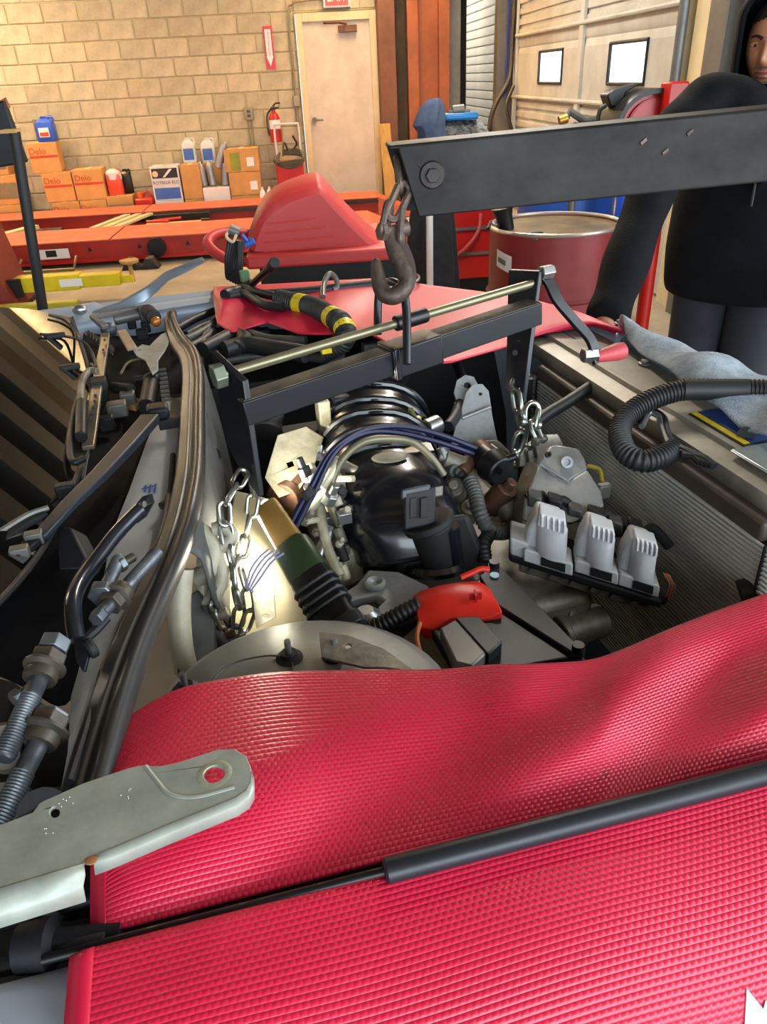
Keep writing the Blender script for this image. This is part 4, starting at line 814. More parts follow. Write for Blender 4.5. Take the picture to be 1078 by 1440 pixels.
# radiator support across the nose
ra_, rb_ = P(770, 487, z=.935), P(1090, 690, z=.935); rd_ = (rb_-ra_).normalized(); rn_ = V((-rd_.y, rd_.x, 0)); rn_ = rn_ if rn_.x > 0 else -rn_   # rn_: towards the nose
m_sup = mat('support_beige', 'a8a294', .42, .25, var=.3, vs=6, col2='7f796c')
ln_ = (rb_-ra_).length
build(M().grid([[ra_+rd_*(ln_*1.25*i/10-.12)+rn_*b+ZV*z for b, z in ((-.02, -.03), (-.02, 0), (.02, .004), (.022, .012), (.09, .012), (.15, .0), (.17, -.05))] for i in range(11)]), 'support_panel', m_sup, t, solid=.003)
build(M().par(ra_+rd_*(ln_*.55)-rn_*.03-ZV*.045, rd_*ln_*.5, rn_*.014, ZV*.018), 'top_tank', mat('tank_brown', '5a5048', .45, .2, var=.35, vs=8), t, bevel=.006)
build(M().par(ra_+rd_*(ln_*.78)+rn_*.07+ZV*.0145, rd_*.10, rn_*.035, ZV*.0008), 'black_shroud_panel', m_plas, t)
for o_, wd_, m_ in ((.045, .006, m_tape), (.075, .022, mat('sticker_blue', '2a3f7c', .4, var=.25))): build(M().par(ra_+rd_*(ln_*.74)+rn_*o_+ZV*.0156, rd_*.07, rn_*wd_, ZV*.0006), 'sticker', m_, t)
build(M().par(ra_+rd_*(ln_*.96)+rn_*.06+ZV*.0145, rd_*.085, rn_*.055, ZV*.003), 'silver_plate', mat('silver_plate', 'a9b4b4', .3, .6, var=.3, vs=12), t, bevel=.003)
build(M().cyl(P(1048, 612, z=.955), P(1048, 612, z=.945), .014), 'plate_hole', m_bayd, t)
for q in ((870, 455), (890, 475), (905, 512), (1005, 560)): build(M().lathe(P(q[0], q[1], z=.948), ZV, [(0, .012), (.003, .012), (.004, .007), (.009, .007)], 12), 'panel_bolt', m_grey, t)
build(M().par(P(800, 470, z=.945), rd_*.05, rn_*.012, ZV*.006), 'latch_bar', m_grey, t, bevel=.002)
build(M().par(P(880, 545, z=.935), rd_*.09, rn_*.004, ZV*.014), 'support_lip', m_sup, t, bevel=.002)
build(M().par(P(918, 572, z=.93), rd_*.03, rn_*.014, ZV*.012), 'tan_bracket', mat('tan_bracket', '8a6a45', .5, var=.3), t, bevel=.003)
build(M().par(ra_+rd_*.4+rn_*.17-ZV*.3, rd_*.85, rn_*.03, ZV*.24), 'front_bumper', m_paint, t, bevel=.03)
# dark tub that closes the bay
build(M().box(-.25, .75, .62, 2.1, .30, .33), 'splash_shield', m_bayd, t)
# ------------------------------------------------ radiator
t = RAD = thing('radiator', 'car radiator with fine horizontal rows behind the engine at right', 'radiator', P(930, 800, z=.4, pl=None))
o_ = ra_-rn_*.045; o_.z = 0
L0, L1 = .03, ln_*1.1
build(M().par(o_+rd_*(L0+L1)/2+rn_*.030+ZV*.64, rd_*(L1-L0)/2, rn_*.008, ZV*.25), 'core', m_bayd, t)
mb = M()
for k in range(58):
    z = .40+.0083*k; mb.par(o_+rd_*(L0+L1)/2+ZV*z, rd_*(L1-L0)/2, rn_*.0022, ZV*.0019)
build(mb, 'cooling_tube', mat('radiator_alloy', 'd2d4cc', .45, .0, var=.2, vs=5), t, kind='stuff')
mb = M()
for k in range(2): mb.par(o_+rd_*(L0+.02+(L1-L0-.04)*k)-rn_*.0015+ZV*.64, rd_*.0015, rn_*.004, ZV*.24)
build(mb, 'fin_divider', m_bayd, t, kind='stuff')
for s_ in (L0-.012,): build(M().par(o_+rd_*s_+ZV*.63, rd_*.012, rn_*.02, ZV*.25), 'side_tank', m_grey, t, bevel=.004)
build(M().tube([o_+rd_*.07-rn_*.03+ZV*(.43+.02*k) for k in range(24)], .006, 8, rf=lambda u: 1), 'fan_lead', m_rub, t)
mb = M()
for k in range(26): mb.par(o_+rd_*.035-rn_*.012+ZV*(.45+.016*k), rd_*.012, rn_*.006, ZV*.003)
build(mb, 'edge_clips', m_grey, t, kind='stuff')
build(M().cyl(P(1040, 835, z=.78), P(1095, 822, z=.80), .022), 'hose_neck', m_hose, t)
t = thing('radiator_hose', 'straight black hose running from the engine to the radiator corner', 'hose', P(760, 585, d=1.5))
build(M().tube(cp([(752, 596, 1.47), (770, 582, 1.49), (800, 564, 1.52), (828, 545, 1.55)], 5, d=1), .013, 12), 'hose_body', m_hose, t)
t = thing('loom_conduit', 'fat corrugated black conduit looping over the radiator support', 'hose', P(900, 560, z=.9))
build(ribbed(cp([(1130, 552, .985), (1078, 549, .985), (1020, 548, .985), (965, 548, .985), (920, 560, .975), (886, 580, .96), (871, 606, .945), (878, 634, .935), (900, 648, .93), (925, 644, .93), (948, 632, .93)], 8, z=1), .0185, .0072, .07), 'conduit', m_rub, t)
build(M().cyl(P(960, 548, z=.986), P(1050, 548, z=.986), .0195), 'tape_wrap', m_rub, t)
build(M().tube(cp([(942, 634, .93), (930, 600, .945), (925, 585, .95), (912, 582, .95), (902, 600, .945)], 5, z=1), .0055, 8), 'wire_grey', m_steel, t)
build(M().tube(cp([(948, 632, .93), (938, 605, .945), (934, 588, .95), (918, 578, .95), (898, 592, .945)], 5, z=1), .005, 8), 'wire_black', m_rub, t)
for k in range(4): build(M().tube(cp([(945+5*k, 628+4*k, .935), (965+7*k, 634+3*k, .94), (985+6*k, 650+2*k, .935)], 4, z=1), .007, 8), 'loom_branch', m_rub, t)
build(M().par(P(952, 650, z=.90), rd_*.012, rn_*.005, ZV*.016), 'loom_bracket', m_bayd, t, bevel=.002)
# ------------------------------------------------ grey felt blanket over the nose
t = None
rows = []
for i in range(19):
    u = i/18; a = V(P(868+(1140-868)*u, 452+(545-452)*u, z=.97)); r_ = []
    bpx = (878+(1140-878)*u, 474+(655-474)*u+12*sin(u*pi))
    b = P(bpx[0], bpx[1], z=.965)
    for j in range(11):
        v = j/10; p = a.lerp(b, v); p.z += .012*sin(u*13+v*4)*sin(v*3)+.008*sin(u*23+v*9); p.z += .02*sin(pi*v)
        if j == 0: p.z -= .01
        r_.append(p)
    r_.insert(0, r_[0]+V((.03, .07, -.12))); r_.insert(0, r_[0]+V((.01, .02, -.25))); rows.append(r_)
one(M().grid(rows), 'felt_blanket', mat('grey_felt', 'bccad6', .95, var=.45, vs=22, bump=1, bs=330, col2='8a98a6'), 'fuzzy grey felt blanket draped over the nose of the car', 'blanket', sub=1, solid=.008)
# ============================================================ THE ENGINE
t = ENG = thing('engine', 'lifted engine with black plastic intake manifold, aluminium mounts and coil rail', 'engine', P(600, 700, z=.5))
# core block so nothing is hollow
bc = P(610, 700, d=1.38); bc.z = .62
build(M().par(bc, AF*.19, BF*.27, ZV*.12), 'engine_block', m_alud, t, bevel=.02)
build(M().par(P(462, 745, d=1.40), AF*.03, BF*.14, ZV*.04), 'cylinder_head', m_pale, t, bevel=.012)
# intake manifold: a fat plenum that turns down at the near end
cl = cp([(530, 560, 1.58), (527, 590, 1.52), (530, 620, 1.44), (540, 655, 1.36), (556, 695, 1.29), (572, 740, 1.25), (582, 790, 1.25)], 6, d=1)
hw = [70, 78, 82, 86, 93, 92, 84]; R = []
for i, p in enumerate(cl):
    u = i/(len(cl)-1)*(len(hw)-1); k = min(int(u), len(hw)-2); w_ = (hw[k]*(1-(u-k))+hw[k+1]*(u-k))/1040*(p-CAM).dot(FW)
    if u < 3.0: w_ *= 1+.035*(abs(sin(u*pi*1.5)) > .35)-.02
    d = cl[min(i+1, len(cl)-1)]-cl[max(i-1, 0)]; d.normalize(); sd = d.cross(RT.cross(d)).normalized(); sd = (RT-d*RT.dot(d)).normalized(); up_ = sd.cross(d); up_ = up_ if up_.z > 0 else -up_
    R.append([p-up_*w_*.55+sd*w_*(abs(cos(a))**.8*(1 if cos(a) > 0 else -1))+up_*w_*.95*sin(a) for a in [2*pi*q/28 for q in range(28)]])
build(M().rings(R), 'intake_plenum', m_man, t, ang=30, sub=1)
rib = M()
for u_ in (.05, .17, .29, .40, .52):
    i = int(u_*(len(cl)-1)); r_ = [cl[i]+(v-cl[i])*1.03 for v in R[i]]; rib.tube(r_[1:14], .0075, 8)
build(rib, 'plenum_rib', m_man, t)
for u_, s_ in ((.05, .016), (.17, .014), (.29, .018), (.40, .016), (.50, .017), (.60, .03)):
    i = int(u_*(len(cl)-1)); tp = R[i][7]; d = (cl[i+1]-cl[i-1] if i else cl[1]-cl[0]).normalized(); nn = (tp-cl[i]).normalized(); sd = d.cross(nn)
    build(M().ell(tp+nn*.002, sd*s_*1.1, d*s_*.62, nn*.004), 'plenum_boss', m_alud if u_ > .55 else m_man, t)
i = int(.55*(len(cl)-1)); tp = R[i][7]; nn = (tp-cl[i]).normalized(); d = (cl[i+1]-cl[i-1]).normalized(); sd = d.cross(nn)
q0 = R[i][6]; build(M().par(R[i][5]+nn*.004, sd*.028, d*.016, nn*.003), 'plenum_tab', m_man, t, bevel=.001)
# sensor and throttle neck at the near end
build(M().par(P(590, 715, d=1.17), AF*.026, (FW*.2-UP).normalized()*.03, FW*.014), 'sensor_plug', m_bayd, t, bevel=.003)
build(M().par(P(584, 692, d=1.165), AF*.024, (FW*.2-UP).normalized()*.008, FW*.016), 'sensor_cap', mat('sensor_grey', '3a3d44', .4), t, bevel=.003)
build(M().par(P(612, 692, d=1.17), AF*.012, (FW*.2-UP).normalized()*.008, FW*.01), 'sensor_clip', m_alud, t, bevel=.002)
for dx in (-7, 8): build(M().par(P(588+dx, 714, d=1.155), AF*.006, (FW*.2-UP).normalized()*.016, FW*.004), 'plug_lug', m_bayd, t, bevel=.001)
build(M().cyl(P(604, 738, d=1.19), P(618, 800, d=1.23), .034, .026).cyl(P(600, 730, d=1.185), P(604, 740, d=1.19), .042), 'throttle_neck', m_bayd, t, bevel=.003)
build(M().cyl(P(630, 740, d=1.19), P(640, 795, d=1.23), .018, .016), 'neck_tube', m_man, t)
build(M().prism([P(555, 738, d=1.2), P(660, 722, d=1.2), P(690, 800, d=1.24), P(560, 815, d=1.24)], FW*.03), 'end_housing', m_bayd, t, bevel=.01)
build(M().lathe(P(612, 802, d=1.24), V((0, .3, 1)), [(0, .05), (.008, .052), (.016, .046)], 24), 'neck_flange', m_man, t)
# black box behind the plenum
build(M().par(P(490, 566, d=1.56), AF*.04, BF*.03, ZV*.025), 'idle_valve', mat('valve_grey', '34383c', .45, var=.3), t, bevel=.006)
build(M().cyl(P(500, 556, d=1.58), P(535, 552, d=1.6), .018), 'valve_nose', m_grey, t, bevel=.002)
build(M().par(P(455, 590, d=1.5), AF*.012, BF*.02, ZV*.045), 'pale_bracket', m_pale, t, bevel=.003)
# aluminium foot at the near end with a hole
build(M().prism([P(470, 842, d=1.17), P(500, 822, d=1.19), P(517, 800, d=1.22), P(560, 803, d=1.21), P(600, 822, d=1.19), P(625, 850, d=1.16), P(560, 870, d=1.13), P(530, 868, d=1.13), P(528, 856, d=1.14), P(540, 845, d=1.155), P(528, 835, d=1.16), P(500, 840, d=1.16), P(480, 852, d=1.155)], ZV*-.02), 'mount_foot', m_alu, t, bevel=.004)
build(M().lathe(P(527, 822, d=1.175), ZV, [(0, .017), (.006, .017), (.008, .013), (.004, .006), (.002, .005)], 18), 'foot_boss', m_alu, t)
build(M().lathe(P(515, 872, d=1.12), ZV, [(0, .02), (.01, .022), (.02, .012)], 18), 'silver_cap', m_steel, t)
# blue vacuum lines over the plenum
for k in range(2):
    build(M().tube(cp([(400+9*k, 752+2*k, 1.2), (425+8*k, 705+2*k, 1.2), (438+7*k, 683+2*k, 1.2), (462+4*k, 640+2*k, 1.22), (492, 614+4*k, 1.24), (525, 602+5*k, 1.26), (568, 600+10*k, 1.28), (620, 612+11*k, 1.30), (678, 634+9*k, 1.33)], 7, d=1), .0054, 8), 'vacuum_line', m_blue, t)
build(M().cyl(P(430, 690, d=1.195), P(439, 699, d=1.195), .012), 'line_clip', m_rub, t, bevel=.002)
build(M().tube(cp([(478, 740, 1.24), (466, 712, 1.23), (466, 680, 1.23), (482, 645, 1.23), (510, 622, 1.24), (545, 617, 1.26), (580, 622, 1.28), (605, 642, 1.29), (624, 668, 1.3)], 7, d=1), .0068, 10), 'heater_pipe', mat('pipe_olive', '6b6650', .4, .3, var=.25, vs=20), t)
# egr / solenoid cluster on the right of the plenum
build(M().cyl(P(676, 640, d=1.34), P(694, 655, d=1.31), .024).cyl(P(690, 652, d=1.315), P(706, 664, d=1.29), .032, .026), 'vacuum_canister', m_black, t, bevel=.003)
build(M().cyl(P(670, 632, d=1.35), P(684, 644, d=1.33), .022), 'canister_collar', m_copper, t, bevel=.002)
build(M().cyl(P(701, 660, d=1.28), P(708, 666, d=1.27), .006).cyl(P(707, 648, d=1.29), P(724, 642, d=1.29), .007), 'canister_nipple', m_black, t)
build(ribbed(cp([(660, 675, 1.3), (668, 695, 1.28), (674, 720, 1.26), (688, 745, 1.26), (712, 748, 1.28), (725, 735, 1.3)], 7, d=1), .013, .007, .06), 'loom', m_hoseg, t)
build(ribbed(cp([(690, 748, 1.26), (680, 765, 1.24), (682, 790, 1.23)], 6, d=1), .012, .007, .06), 'loom', m_hose, t)
for q, r_, m_ in (((640, 650), .016, m_alud), ((632, 660), .013, m_hoseg), ((655, 655), .014, m_copper), ((640, 690), .018, m_alud), ((660, 720), .016, m_pale), ((625, 640), .012, m_steel), ((648, 672), .012, m_hose), ((700, 700), .022, m_copper), ((712, 715), .018, m_alud), ((650, 740), .018, m_alud)):
    p = P(q[0], q[1], d=1.33); dd = V((random.uniform(-1, 1), random.uniform(-1, 1), random.uniform(.1, 1))).normalized()
    build(M().cyl(p-dd*r_*1.3, p+dd*r_*1.3, r_).cyl(p-dd*r_*2, p+dd*r_*2, r_*.5), 'sensor_fitting', m_, t, bevel=.002)
build(M().lathe(P(582, 596, d=1.5), V((-.2, -.3, 1)), [(0, .016), (.01, .017), (.014, .009), (.04, .005)], 14), 'brass_nipple', mat('nipple_brass', '8f8a55', .4, .6, var=.3, vs=30), t)
build(M().cyl(P(598, 604, d=1.5), P(616, 596, d=1.52), .02), 'valve_can', m_steel, t, bevel=.003)
build(M().tube(cp([(585, 600, 1.5), (600, 612, 1.5), (612, 640, 1.45), (616, 655, 1.4)], 5, d=1), .006, 8), 'small_pipe', m_alud, t)
# mount bracket at the back
def plate2(pts, d, th, m, nm, holes=(), bev=.002):
    return build(M().prism([P(x, y, d=d) for x, y in pts], FW*th, [[P(hx+hr*cos(2*pi*k/12), hy+hr*.9*sin(2*pi*k/12), d=d) for k in range(12)] for hx, hy, hr in holes]), nm, m, t, bevel=bev)
plate2([(640, 600), (645, 575), (638, 552), (642, 535), (654, 527), (666, 530), (674, 545), (672, 600)], 1.6, .012, m_alu, 'mount_ear', [(657, 542, 5)])
plate2([(634, 625), (640, 600), (647, 582), (655, 552), (664, 541), (678, 540), (687, 550), (692, 585), (702, 632)], 1.56, .02, m_alu, 'mount_bracket', [(675, 554, 2.5)], .004)
build(M().tube([P(650, 588, d=1.55), P(690, 572, d=1.55)], .004, 8), 'mount_crease', m_alu, t)
plate2([(660, 640), (672, 620), (700, 618), (728, 645), (722, 665), (690, 670)], 1.5, .03, m_alud, 'mount_base', (), .006)
for k in range(5): build(M().tube([P(690+5*k, 626+4*k, d=1.49), P(708+5*k, 640+4*k, d=1.47)], .004, 6), 'base_fin', m_alu, t)
# bracket in front: folded casting with two holes
build(M().prism([P(722, 655, d=1.40), P(742, 623, d=1.43), P(757, 612, d=1.45), P(785, 610, d=1.45), P(792, 625, d=1.44), P(780, 660, d=1.40)], FW*.016), 'casting_back', m_alu, t, bevel=.003)
A_ = [P(757, 652, d=1.345), P(772, 628, d=1.37), P(786, 626, d=1.37), P(813, 631, d=1.37), P(822, 645, d=1.36), P(826, 660, d=1.345), P(800, 676, d=1.325), P(776, 668, d=1.33)]
B_ = [P(757, 652, d=1.345), P(776, 668, d=1.33), P(800, 676, d=1.325), P(826, 660, d=1.345), P(845, 690, d=1.31), P(850, 712, d=1.29), P(805, 735, d=1.25), P(735, 732, d=1.24), P(738, 700, d=1.28)]
build(M().prism(A_, FW*.014), 'casting_lug', m_alu, t, bevel=.003)
build(M().prism(B_, FW*.02), 'casting_slope', m_alu, t, bevel=.004)
build(M().prism([P(757, 652, d=1.345), P(738, 700, d=1.28), P(733, 745, d=1.235), P(722, 735, d=1.28), P(724, 690, d=1.33), P(740, 650, d=1.38)], FW*.01), 'casting_side', m_alud, t, bevel=.003)
for q, r_ in (((771, 639), .0055), ((797, 650), .011)): build(M().lathe(P(q[0], q[1], d=1.34), -FW, [(-.008, r_), (.001, r_), (.001, r_*.55), (-.004, r_*.5)], 16), 'casting_hole', m_alu if r_ > .01 else m_bayd, t)
build(M().tube([P(759, 653, d=1.34), P(800, 677, d=1.32)], .003, 8), 'casting_crease', m_alu, t)
build(M().tube(cp([(826, 655, 1.36), (842, 660, 1.35), (846, 675, 1.34), (850, 690, 1.33)], 5, d=1), .004, 8), 'yellow_wire', mat('yellow_wire', 'a89a2c', .5), t)
build(M().par(P(848, 690, d=1.33), AF*.012, BF*.008, ZV*.014), 'grey_connector', m_grey, t, bevel=.003)
# valve cover with three ignition coils
vc0, vc1 = P(720, 773, d=1.20), P(925, 837, d=1.20); e1 = (vc1-vc0).normalized(); e3 = (UP*.86-FW*.50); e3 = (e3-e1*e3.dot(e1)).normalized(); e2 = e1.cross(e3).normalized(); e2 = e2 if e2.dot(FW) > 0 else -e2; e3 = (e3*.95-e1*.33).normalized()*.9
cl_ = (vc1-vc0).length; mid = (vc0+vc1)/2
build(M().par(mid+e2*.045-e3*.012, e1*(cl_/2+.006), e2*.055, e3*.010), 'valve_cover', m_bayd, t, bevel=.005)
build(M().par(mid+e2*.05-e3*.032, e1*(cl_/2-.012), e2*.05, e3*.012), 'cover_rail', m_alud, t, bevel=.004)
build(M().cyl(vc1+e2*.01-e3*.012, vc1+e1*.016+e2*.01-e3*.012, .009), 'rail_end', m_bayd, t, bevel=.002)
build(M().par(vc0+e1*.012+e2*.02+e3*.012, e1*.016, e2*.03, e3*.018), 'cover_end', m_coil, t, bevel=.004)
for k in range(6): build(M().hexa(mid+e1*(-.09+.035*k)+e2*.004-e3*.028, mid+e1*(-.09+.035*k)-e2*.006-e3*.028, .005), 'cover_bolt', m_grey, t)
for ci, (px, py) in enumerate(((770, 800), (838, 814), (897, 832))):
    b0 = P(px, py, d=1.185); w2 = (.041, .036, .034)[ci]
    def q3(x, y, z): return b0+e1*x+e2*y+e3*z
    cb = build(M().prism([q3(-w2, 0, 0), q3(w2, 0, 0), q3(w2, 0, .022), q3(w2*.9, 0, .026), q3(-w2*.9, 0, .026), q3(-w2, 0, .022)], e2*.05), 'ignition_coil', m_coil, t, bevel=.003)
    build(M().prism([q3(-w2*1.0, .012, .024), q3(w2*.75, .012, .024), q3(w2*.7, .012, .085), q3(w2*.45, .012, .098), q3(-w2*.5, .012, .098), q3(-w2*.85, .012, .06)], e2*.045), 'coil_body', m_coil, cb, bevel=.005)
    build(M().lathe(q3(w2*.12, .012, .024), e3, [(0, w2*.62), (.056, w2*.62), (.06, w2*.5)], 20, flat=(e1, e2*.75)), 'coil_tower', m_coil, cb)
    build(M().prism([q3(-w2*.5, -.004, .084), q3(w2*.68, -.004, .084), q3(w2*.62, .004, .108), q3(-w2*.4, .004, .108)], e2*.03), 'coil_top', m_coil, cb, bevel=.002)
    for g in range(5): build(M().par(q3(-w2*.30+g*w2*.22, -.002, .097), e1*.0014, e2*.007, e3*.009), 'top_rib', m_white, cb)
    build(M().par(q3(w2*.2, -.0004, .0125), e1*w2*.5, e2*.0008, e3*.0085), 'plug_window', m_bayd, cb)
    build(M().lathe(q3(-w2*.05, .006, .026), e3, [(0, .008), (.003, .008), (.004, .004)], 12), 'coil_screw', m_grey, cb)
    build(M().par(q3(.012, .085, .05), e1*.022, e2*.014, e3*.016), 'coil_connector', m_hoseg, t, bevel=.004)
build(M().tube([mid+e1*(-.1+.027*k)+e2*(.12+.01*sin(k*2))+e3*(.04+.012*sin(k*1.7)) for k in range(8)], .010, 10), 'coil_loom', m_hose, t)
for k in range(3): build(M().tube(crom([mid+e1*(-.06+.08*k)+e2*.095+e3*.05, mid+e1*(-.035+.08*k)+e2*.12+e3*.062, mid+e1*(.0+.08*k)+e2*.11+e3*.04], 5), .009, 8), 'coil_lead', m_bayd, t)
for k in range(6): build(M().par(mid+e1*(-.085+.036*k)+e2*.11+e3*(.052+.006*(k % 2)), e1*.013, e2*.014, e3*.014), 'loom_plug', (m_hoseg, m_bayd)[k % 2], t, bevel=.004)
for k in range(3): build(M().tube(crom([vc1+e1*(.004+.004*k)+e3*.05, vc1+e1*(.016+.004*k)+e3*.03, vc1+e1*(.012+.005*k)+e3*.0], 4), .0016, 6), 'red_wire', m_ink_r if k % 2 else m_conduit, t)
build(M().cyl(P(790, 890, d=1.25), P(845, 872, d=1.28), .030).cyl(P(783, 893, d=1.245), P(792, 889, d=1.25), .034), 'water_neck', m_alud, t, bevel=.003)
build(M().tube([P(805, 885, d=1.25)+(RT*cos(a)*.2+UP*sin(a)+FW*.2*cos(a))*.033 for a in [2*pi*k/20 for k in range(20)]], .004, 6, closed=True), 'hose_clamp', m_steel, t)
# left bank: pale castings, exhaust, heat shield and pipes lit by the torch
build(M().prism([P(390, 612, d=1.42), P(430, 600, d=1.45), P(455, 615, d=1.45), P(440, 660, d=1.38), P(420, 690, d=1.33), P(392, 700, d=1.30), P(372, 672, d=1.32)], FW*.004, [[P(402, 651, d=1.37), P(411, 648, d=1.37), P(414, 655, d=1.37), P(405, 658, d=1.37)]]), 'heat_shield', m_pale, t, bevel=.001)
build(M().cyl(P(400, 700, d=1.34), P(432, 668, d=1.40), .026), 'exhaust_pipe', m_copper, t); build(M().cyl(P(396, 704, d=1.33), P(404, 697, d=1.35), .032), 'exhaust_flange', m_copper, t, bevel=.002)
for i in range(46):
    p = P(random.uniform(424, 488), random.uniform(640, 815), d=random.uniform(1.22, 1.32)); dd = V((random.uniform(-1, 1), random.uniform(-1, 1), random.uniform(.2, 1))).normalized(); r_ = random.uniform(.006, .014)
    mb = M()
    if i % 3 == 0: mb.hexa(p-dd*r_*.7, p+dd*r_*.7, r_).cyl(p, p+dd*r_*2.2, r_*.5)
    elif i % 3 == 1: mb.cyl(p-dd*r_*2.5, p+dd*r_*2.5, r_*.75)
    else: mb.par(p, AF*r_*1.6, BF*r_*1.2, ZV*r_*1.4)
    build(mb, 'head_fitting', random.choice((m_pale, m_alud, m_pale, m_steel, m_bayd)), t, bevel=.0015)
for k in range(5): build(M().cyl(P(468+3*k, 690+26*k, d=1.24), P(476+3*k, 712+26*k, d=1.24), .009), 'injector', (m_pale, m_bayd, m_alud, m_bayd, m_pale)[k], t, bevel=.002)
build(M().tube(cp([(436, 655, 1.3), (446, 690, 1.27), (452, 730, 1.25), (462, 775, 1.23), (478, 810, 1.22)], 5, d=1), .009, 10), 'fuel_rail', m_pale, t)
# dark parts at the far left under the leveller
t = MC = thing('master_cylinder', 'black capped reservoir and dark hydraulic block behind the leveller plate', 'reservoir', P(380, 640, d=1.5))
build(M().cyl(P(372, 610, d=1.5), P(372, 588, d=1.52), .036).lathe(P(372, 590, d=1.515), ZV, [(0, .04), (.012, .04), (.014, .034)], 20), 'reservoir', m_bayd, t, bevel=.003)
build(M().lathe(P(374, 584, d=1.51), ZV, [(0, .026), (.02, .026), (.024, .02)], 12), 'cap', m_black, t)
build(M().par(P(430, 620, d=1.55), AF*.05, BF*.03, ZV*.03), 'body', m_bayd, t, bevel=.004)
for k in range(3): build(M().tube([P(408, 626+7*k, d=1.5), P(438, 604+8*k, d=1.5)], .003, 6), 'rib', m_hoseg, t)
# ============================================================ BATTERY, TORCH, HOSES
t = BAT = thing('battery', 'black car battery with red terminal cover behind the near fender', 'battery', P(720, 900, d=1.05))
m_batt = mat('battery_black', '141418', .4, var=.15, vs=6, spec=.35)
c0, c1, c2, c3 = P(694, 796, z=.83), P(832, 934, z=.83), P(660, 960, z=.83), P(598, 872, z=.83)
build(M().prism([c0, c1, c2, c3], ZV*-.19), 'case', m_batt, t, bevel=.004)
def bl(u, v, dz=0): return c0.lerp(c1, u).lerp(c3.lerp(c2, u), v)+ZV*dz
build(M().prism([bl(.03, .0), bl(.95, .02), bl(.93, .12), bl(.36, .34), bl(.03, .26)], ZV*.012), 'lid_rim', mat('lid_grey', '2a2b30', .45, var=.2, spec=.35), t, bevel=.002)
build(M().prism([bl(.36, .36), bl(.94, .14), bl(.94, .95), bl(.5, .95)], ZV*.006), 'lid', m_batt, t, bevel=.002)
for u_ in (.05, .93): build(M().cyl(bl(u_, .06, .012), bl(u_, .06, .022), .008), 'vent_plug', m_black, t)
build(M().cyl(bl(.12, .14, .013), bl(.12, .14, .015), .007), 'blue_sticker', mat('pale_blue', '8fb6c8', .4), t)
# terminal cover: an arched red hood
m_tc = mat('terminal_red', 'd8281c', .35, var=.08, vs=12)
K = [(580, 846, 606, 832), (588, 836, 640, 826), (612, 828, 668, 819), (640, 826, 690, 822), (664, 838, 702, 846), (680, 866, 706, 862)]
top = []; dps = (1.075, 1.07, 1.065, 1.06, 1.055, 1.05)
R = []
lf = [(580, 838), (592, 830), (618, 823), (648, 818), (672, 817), (682, 822)]
rt = [(590, 882), (610, 884), (634, 868), (660, 872), (690, 868), (706, 860)]
for (a, b, c, d_), q in zip(K, dps):
    pass
for i in range(6):
    u, v = P(*lf[i], d=1.10), P(*rt[i], d=1.035); mdl = u.lerp(v, .5)+ZV*(.012 if 0 < i < 5 else .004)
    R.append([u-ZV*.03, u, u.lerp(mdl, .6)+ZV*.004, mdl, mdl.lerp(v, .5)+ZV*.003, v, v-ZV*(.012, .03, .016, .03, .02, .016)[i]])
build(M().rings(R), 'terminal_cover', m_tc, t, solid=0, bevel=.002, sub=0)
pm_ = P(668, 838, d=1.045); build(M().par(pm_, (R[4][3]-R[3][3]).normalized()*.009, (R[3][5]-R[3][1]).normalized()*.0016, ZV*.006).par(pm_, (R[4][3]-R[3][3]).normalized()*.0016, (R[3][5]-R[3][1]).normalized()*.007, ZV*.006), 'plus_mark', mat('terminal_red_dark', 'b01d14', .4, var=0), t)
build(M().tube(cp([(648, 812), (662, 806), (676, 800), (688, 801)], 4, d=1.1), .0042, 8), 'red_strap', m_tc, t)
build(M().prism([P(x, y, z=.852) for x, y in ((618, 882), (640, 870), (684, 918), (664, 936), (640, 930))], ZV*-.025), 'terminal_clamp', m_grey, t, bevel=.003)
build(M().prism([P(x, y, z=.853) for x, y in ((640, 868), (672, 866), (706, 902), (686, 920))], ZV*-.025), 'clamp_side', m_batt, t, bevel=.002)
build(M().prism([P(560, 900, d=1.06), P(592, 872, d=1.07), P(640, 940, d=1.0), P(620, 948, d=1.0), P(580, 940, d=1.02)], ZV*-.03), 'tray_edge', m_alud, t, bevel=.004)
build(M().tube(cp([(590, 876, 1.02), (586, 896, 1.0), (592, 920, .99), (606, 945, .98)], 6, d=1), .0032, 8), 'orange_wire', mat('orange_wire', 'b8673a', .45), t)
t = thing('battery_cable', 'corrugated black cable running into the red terminal cover', 'cable', P(540, 870, d=1.08))
build(ribbed(cp([(590, 850, 1.075), (566, 862, 1.075), (535, 878, 1.08), (500, 888, 1.09), (470, 892, 1.1)], 7, d=1), .0125, .0075, .07), 'sleeve', m_hose, t)
# work torch: light bar, green body, ribbed grip
t = thing('work_torch', 'dark green and black cordless work torch lighting the left of the bay', 'torch', P(440, 830, d=1.13))
ta, tb = P(376, 712, d=1.20), P(478, 880, d=1.08); td = (tb-ta).normalized(); ts = td.cross(FW).normalized(); tn = ts.cross(td).normalized(); tn = tn if tn.dot(FW) < 0 else -tn
TL = (tb-ta).length
def tk(u, s_, n_): return ta+td*(TL*u)+ts*s_+tn*n_
def trect(u, hw_, hn, k=14, ex=.5): return [tk(u, hw_*abs(cos(a))**ex*(1 if cos(a) > 0 else -1), hn*abs(sin(a))**ex*(1 if sin(a) > 0 else -1)) for a in [2*pi*(q+.5)/k for q in range(k)]]
m_tg = mat('torch_green', '24361f', .4, var=.15)
build(M().rings([trect(-.02, .016, .008), trect(0, .019, .010), trect(.36, .024, .011)]), 'light_bar', mat('torch_bar', '8a6c36', .4, .2, var=.2, vs=10), t)
